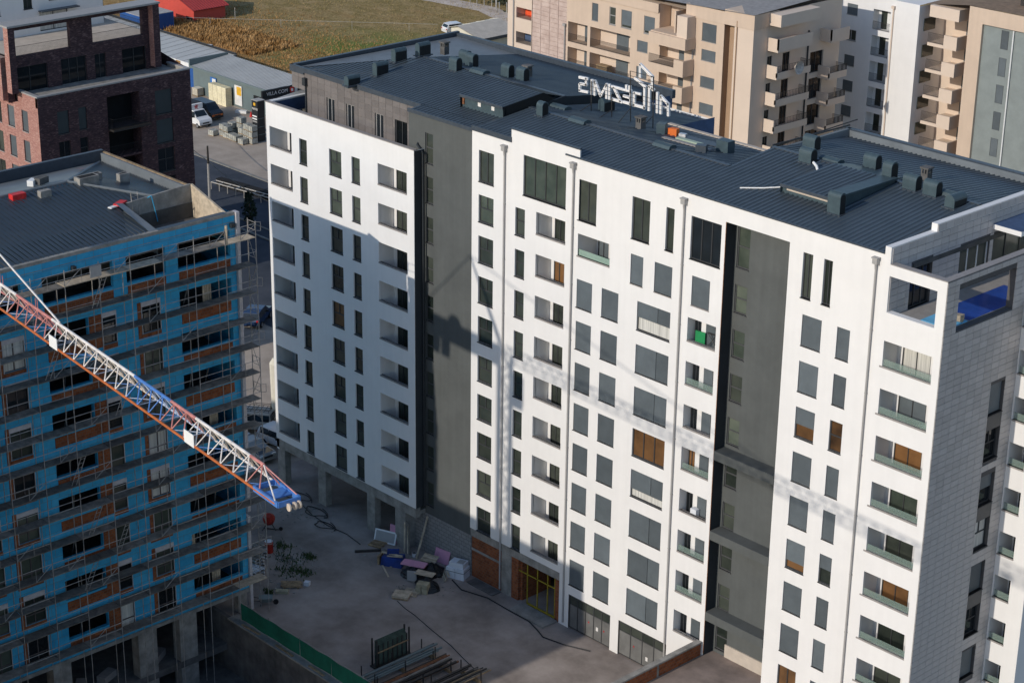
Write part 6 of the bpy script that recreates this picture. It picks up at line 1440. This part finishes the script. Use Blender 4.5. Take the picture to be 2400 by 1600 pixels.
def heap(name, label, x, y, rx, ry, h, m, seed, cat='heap'):
    r = random.Random(seed); n, k = 14, 5; b = B(); R = [[1+r.uniform(-.22,.22) for _ in range(n)] for _ in range(k)]
    P = lambda i, j: (rx*(1-(i/k)**1.6)*R[min(i,k-1)][j % n]*math.cos(2*math.pi*j/n), ry*(1-(i/k)**1.6)*R[min(i,k-1)][j % n]*math.sin(2*math.pi*j/n), h*i/k*(1+.1*r.random()))
    for i in range(k):
        for j in range(n): b.poly([P(i,j), P(i,j+1), P(i+1,j+1), P(i+1,j)])
    return tag(b.build(name, m, at=(x, y, 0)), label, cat)
heap('film_heap', 'black plastic film heap against the block wall', -41.7, -1.9, 1.2, 1.0, .85, 'black_film', 1); heap('film_heap', 'black plastic film heap under the pink board', -42.3, -3.2, 1.1, .8, .75, 'black_film', 2); heap('film_heap', 'black plastic film heap behind the sack bundle', -40.2, -3.6, 1.15, .75, .8, 'black_film', 3)
lay('grey_slab', 'grey slab leaning in the front black heap', 'slab', -41.6, -3.9, .1, (.7, .12, .8), .6, 'pipe_grey'); lay('pale_boards', 'pale boards lying over the heap behind the sacks', 'boards', -40.8, -3.3, .80, (1.5, .7, .06), .4, 'wood_pale')
SB = thing('sack_bundle', 'bundle of beige sacks in netting on the ground', 'sacks', (-39.85, -4.35, 0), .5, None, True)
for k in range(4):
    for j in range(2): B().cbox((-.22+j*.44+random.uniform(-.03,.03), 0, k*.2), (.42, .62, .19), random.uniform(-.08,.08)).build('sack', 'sack', SB)
WP = thing('insulation_pack', 'large white foam pack at the foot of the brick infill wall', 'pack', (-40.0, -.75, 0), .35, None, True); B().box(-.75,-.5,0,-.02,.5,.85).box(.02,-.5,0,.75,.5,.85).build('pack', 'eps_white', WP); B().box(-.76,-.51,.55,.76,.51,.6).build('band', 'shed_wall', WP)
WQ = thing('appliance_crate', 'smaller white foam crate stacked on the white pack', 'crate', (-39.95, -.72, .86), .35, None, True); B().box(-.6,-.42,0,.6,.42,.42).build('crate', 'eps_white', WQ); B().box(-.02,-.3,.42,.52,.3,.43).build('lid_window', 'pipe_grey', WQ)
for i, (x, y, L_, rz) in enumerate(((-41.1, -5.3, 1.1, -.5), (-44.2, -4.3, 1.9, -.45), (-45.7, -4.5, .5, -.6), (-43.3, -1.6, 1.6, .2))): lay('loose_plank', ['short grey planks lying left of the front heap', 'long thin plank lying in front of the blue stack', 'small offcut lying before the blue stack', 'thin plank lying before the block wall'][i], 'plank', x, y, .012, (L_, .12 if i else .3, .05), rz, 'plank_grey' if i != 1 else 'wood_pale')
# hoses and cables
def coil(x, y, r, n=1.6, seed=0):
    rr = random.Random(seed); return [(x+r*(1+.25*math.sin(3*t+seed))*math.cos(t), y+.6*r*math.sin(t+.2*seed), .04+.01*k) for k, t in enumerate([i*.35 for i in range(int(n*18))])]
mat('hose_black', (.018, .018, .02), .6)
for i, (x, y, r, lb) in enumerate(((-55.3, -2.3, 1.1, 'black hose coiled by the second pillar'), (-53.0, -3.2, .9, 'black hose looped in front of the passage'), (-58.5, -1.6, 1.2, 'black hose looped at the left passage'))): tag(B().path(coil(x, y, r, 1.3, i), .04, 5).build('hose', 'hose_black', loc=(0, 0, 0)), lb, 'hose')
tag(B().path([(-59.5,-1.2,.04),(-57.8,-2.0,.04),(-55.5,-2.6,.04),(-53,-2.9,.04),(-50.8,-2.7,.04),(-48.8,-3.0,.04)], .04, 5).build('cable', 'hose_black', loc=(0, 0, 0)), 'black cable running along the open passage', 'cable')
tag(B().path([(-40.1,-6.6,.03),(-38.8,-6.9,.03),(-37.7,-7.0,.03),(-35.2,-7.5,.03),(-32.7,-7.9,.03),(-30.9,-8.4,.03),(-28.4,-9.0,.03)], .025, 5).build('cable', 'hose_black', loc=(0, 0, 0)), 'thin black cable running from the pallet across the courtyard', 'cable')
tag(B().path([(-39.8,-1.5,.05),(-38.2,-2.0,.05),(-36.0,-1.4,.05),(-33.5,-1.5,.05),(-31.5,-1.5,.05),(-30.2,-1.9,.05),(-29.2,-2.3,.05),(-27.3,-1.9,.05),(-25.6,-1.2,.05)], .045, 5).build('hose', 'hose_black', loc=(0, 0, 0)), 'black hose curving along the shop fronts', 'hose')
lay('concrete_step', 'concrete ramp slab in front of the yellow door frame', 'ramp', -31.9, -.75, .01, (3.6, 1.4, .12), 0, 'concrete'); lay('concrete_step', 'concrete kerb slab before the brick infill', 'slab', -37.4, -.5, .01, (2.8, .9, .08), 0, 'concrete_dark')
# left side of the courtyard
MX = thing('concrete_mixer', 'red concrete mixer drum on a dark stand near the scaffold', 'mixer', (-55.5, -6.7, 0), .4, None, True)
b = B(); b.tube((0,0,.75), (.1,-.15,1.1), .42, 12, .5); b.tube((.1,-.15,1.1), (.2,-.32,1.45), .5, 12, .22); b.build('drum', 'mixer_red', MX)
b = B(); b.path([(-.45,0,0),(-.1,0,.8)], .04, 5); b.path([(.55,.1,0),(.1,0,.8)], .04, 5); b.path([(-.4,-.4,0),(0,0,.7)], .04, 5); b.path([(-.45,0,.05),(.9,.3,.05)], .04, 5); b.build('stand', 'steel_dark', MX); B().tube((.9,.25,.15), (.9,.33,.15), .16, 10).build('wheel', 'rubber', MX)
BR = thing('steel_barrel', 'red steel barrel with pale lid beside the scaffold posts', 'barrel', (-52.5, -8.95, 0)); b = B(); b.tube((-52.5,-8.95,0), (-52.5,-8.95,.92), .32, 14)
for z in (.3, .6): b.tube((-52.5,-8.95,z-.02), (-52.5,-8.95,z+.02), .34, 14)
b.build('shell', 'mixer_red', BR); B().tube((-52.5,-8.95,.92), (-52.5,-8.95,.95), .31, 14).build('lid', 'eps_white', BR)
for i, (x, y, n) in enumerate(((-51.0, -11.4, 9), (-52.2, -10.3, 8), (-49.9, -12.2, 6))):
    for k in range(n): pallet('%s pallet up from the ground in the %s pale stack behind the scaffold end' % (ORDW[k], ['middle', 'farther', 'nearer'][i]), x, y, .01+k*.135, .15+random.uniform(-.05,.05), None, 'eps_white' if (k+i) % 2 else 'plank_grey', 'stacked pale pallets by the scaffold')
PL = thing('plank_pile', 'low pile of planks on the courtyard near the scaffold', 'planks', (-47.1, -10.9, 0), .85, None, True)
for i in range(7): B().cbox((random.uniform(-.1,.1), -.45+i*.14, .12), (1.5, .125, .05), random.uniform(-.04,.04)).build('plank', 'wood', PL)
for x in (-.5, .5): B().box(x-.08, -.5, 0, x+.08, .5, .12).build('bearer', 'wood', PL)
lay('cement_bag', 'pale cement bag lying before the plank pile', 'bag', -46.7, -12.1, .01, (.95, .4, .22), .75, 'sack'); lay('wrapped_bundle', 'pale wrapped bundle at the end of the plank pile', 'bundle', -46.4, -10.0, .01, (.4, .35, .3), .5, 'eps_white')
WB = thing('wheelbarrow', 'dark wheelbarrow loaded with scraps beside the corner post', 'wheelbarrow', (-46.1, -14.0, 0), .9, None, True)
b = B(); b.ring([(-.35,-.25,.3),(.35,-.25,.3),(.35,.25,.3),(-.35,.25,.3)], [(-.5,-.36,.62),(.5,-.36,.62),(.5,.36,.62),(-.5,.36,.62)]); b.build('tray', 'shed_wall', WB); b = B(); b.path([(.7,-.05,.2),(-1.0,-.3,.5)], .025, 5); b.path([(.7,.05,.2),(-1.0,.3,.5)], .025, 5); b.path([(-.3,-.25,.4),(-.4,-.25,0)], .025, 5); b.path([(-.3,.25,.4),(-.4,.25,0)], .025, 5); b.build('handle', 'steel_dark', WB); B().tube((.72,-.05,.2), (.72,.05,.2), .2, 12).build('wheel', 'rubber', WB)
r_ = random.Random(4); b = B()
for i in range(900):
    cx, cy, s = r_.choice(((-50.6,-8.6,1.3), (-49.0,-9.8,1.2), (-48.2,-9.0,.8), (-52.5,-7.6,.9), (-47.4,-12.8,.4), (-49.8,-7.2,.6)))
    x, y = cx+r_.gauss(0, s*.55), cy+r_.gauss(0, s*.35); h = r_.uniform(.05, .3); a = r_.uniform(0, 6.28)
    b.poly([(x-.05*math.sin(a), y+.05*math.cos(a), 0), (x+.05*math.sin(a), y-.05*math.cos(a), 0), (x+.15*math.cos(a), y+.15*math.sin(a), h)])
b.build('weeds', 'leaf_green', kind='stuff')
b = B()
for i in range(420):
    cx, cy, s = r_.choice(((-50, -8.3, 2.2), (-47.5, -11, 1.4), (-45, -2.5, 1.6), (-41, -3.5, 2), (-56, -3, 2.5), (-31, -11, 2)))
    x, y, q = cx+r_.gauss(0, s*.6), cy+r_.gauss(0, s*.4), r_.uniform(.02, .09); b.cbox((x, y, -.01), (q*2, q*1.4, q), r_.uniform(0, 3))
b.build('rubble', 'concrete', kind='stuff')
# formwork rack and long stock in the foreground
FR = thing('formwork_rack', 'rack of dark green formwork panels standing on the courtyard', 'rack', (-34.0, -12.3, 0))
for y in (-13.75, -10.85): B().box(-34.3, y-.05, 0, -34.22, y+.05, 2.2).box(-33.8, y-.05, 0, -33.72, y+.05, 2.2).build('frame_post', 'steel_dark', FR)
for i in range(6): B().box(-34.18+i*.055, -13.6, .12, -34.14+i*.055, -11.0, 2.0-.05*i).build('formwork_panel', 'formwork_green', FR)
b = B()
for i in range(7): b.box(-33.86, -13.55+i*.42, .12, -33.82, -13.47+i*.42, 1.75)
b.build('panel_rib', 'steel_dark', FR, kind='stuff'); B().box(-33.82, -13.8, 1.15, -33.74, -10.8, 1.22).build('cross_bar', 'wood', FR); B().box(-34.35, -13.9, 0, -33.7, -10.7, .1).build('base', 'steel_dark', FR)
def stock(label, xs, y0, y1, z, m, n, seed):
    r = random.Random(seed); t = thing('long_stock_stack', label, 'stack', (sum(xs)/2, (y0+y1)/2, 0))
    for j in range(n):
        x = xs[0]+(xs[1]-xs[0])*(j+.5)/n; L0, L1 = y0+r.uniform(-.3,.5), y1+r.uniform(-.5,.3); h = z+r.choice((0, .14, .28))
        if r.random() < .6: B().box(x-.05, L0, h, x+.05, L1, h+.12).build('beam', r.choice(m), t)
        else: B().tube((x, L0, h+.05), (x, L1, h+.05), .05, 7).build('pipe', r.choice(m), t)
    for y in (y0+.8, (y0+y1)/2, y1-.8):
        B().box(xs[0]-.15, y-.06, 0, xs[1]+.15, y+.06, z).build('bearer', 'wood', t)
        for x in (xs[0]-.12, xs[1]+.12): B().box(x-.03, y-.03, 0, x+.03, y+.03, z+.75).build('upright', 'steel_dark', t)
stock('stack of bluish steel beams and pipes beside the formwork rack', (-33.3, -32.1), -16.2, -9.2, .3, ['shed_wall', 'pipe_grey', 'shed_wall', 'steel_dark'], 8, 1)
stock('stack of weathered timber lengths in racks in the foreground', (-31.6, -30.0), -16.2, -9.6, .25, ['wood', 'plank_grey', 'steel_dark', 'rust'], 11, 2)
stock('front stack of scaffold tubes and planks near the bottom edge', (-29.4, -27.6), -16.0, -9.0, .3, ['plank_grey', 'galv', 'wood', 'steel_dark'], 12, 3)
lay('loose_beam', 'brown timber beam lying in front of the formwork rack', 'beam', -33.5, -12.6, .01, (.14, 3.2, .12), .0, 'wood')
# things on the balconies and by the sign
lay('green_board', 'bright green board standing on an upper balcony of the white block', 'board', -18.3, .42, 24.95, (.75, .05, .85), .1, 'pale_green')
MATS['bright_green'] = mat('bright_green', (.015, .24, .08), .6)
bpy.data.objects['green_board'].data.materials[0] = MATS['bright_green']
def rack_(label, x, z):
    b = B(); 
    for s in (-.3, .3): b.path([(x+s,.35,z),(x-s,.55,z+.85)], .018, 5); b.path([(x+s,.35,z+.85),(x-s,.55,z)], .018, 5)
    for q in range(4): b.tube((x-.45,.35+.06*q,z+.85), (x+.45,.35+.06*q,z+.85), .012, 4)
    tag(b.build('drying_rack', 'steel_dark', loc=(0, 0, 0)), label, 'drying rack')
rack_('folding drying rack beside the green board on the balcony', -17.3, 25.05)
lay('white_bag', 'white bag on a lower balcony of the white block', 'bag', -18.0, .4, 12.95, (.5, .35, .5), 0, 'eps_white')
shrub('potted_plant', 'small green potted plant on a lower balcony', -17.0, .4, .1, .1, 'leaf_green', 5, 1) if False else None
lay('round_table', 'pale round table top on an upper corner balcony', 'table', -.95, .6, 25.0, (.9, .6, .04), 0, 'pale_green') if False else None
b = B(); b.tube((0,0,.70), (0,0,.74), .5, 18); b.tube((0,0,0), (0,0,.7), .04, 6); tag(b.build('round_table', 'green_glass', at=(-1.3, .75, 24.0)), 'round glass table on the second corner balcony from the top', 'table')
for i, (x, lb) in enumerate(((-2.4, 'dark folding chair beside the black table on a corner balcony'),)):
    b = B(); b.path([(x-.2,.7,17.98),(x,.7,18.45),(x+.1,.7,19.0)], .02, 4); b.path([(x-.2,1.1,17.98),(x,1.1,18.45),(x+.1,1.1,19.0)], .02, 4); b.box(x-.2, .7, 18.42, x+.2, 1.1, 18.46); b.box(x+.05, .7, 18.6, x+.09, 1.1, 19.0); tag(b.build('folding_chair', 'steel_dark', loc=(0,0,0)), lb, 'chair')
lay('black_table', 'low black table on a corner balcony beside the folding chair', 'table', -1.2, .9, 18.3, (1.0, .8, .35), 0, 'black_film')
lay('cardboard_boxes', 'brown boxes by the pool on the corner roof terrace', 'boxes', -.75, 2.6, 31.13, (.5, .45, .35), .4, 'wood_pale')
lay('lounger_frame', 'grey lounger lying on the corner roof terrace floor', 'lounger', -2.4, 6.3+.9, 31.27, (.5, 1.2, .12), .3, 'pipe_grey') if False else None
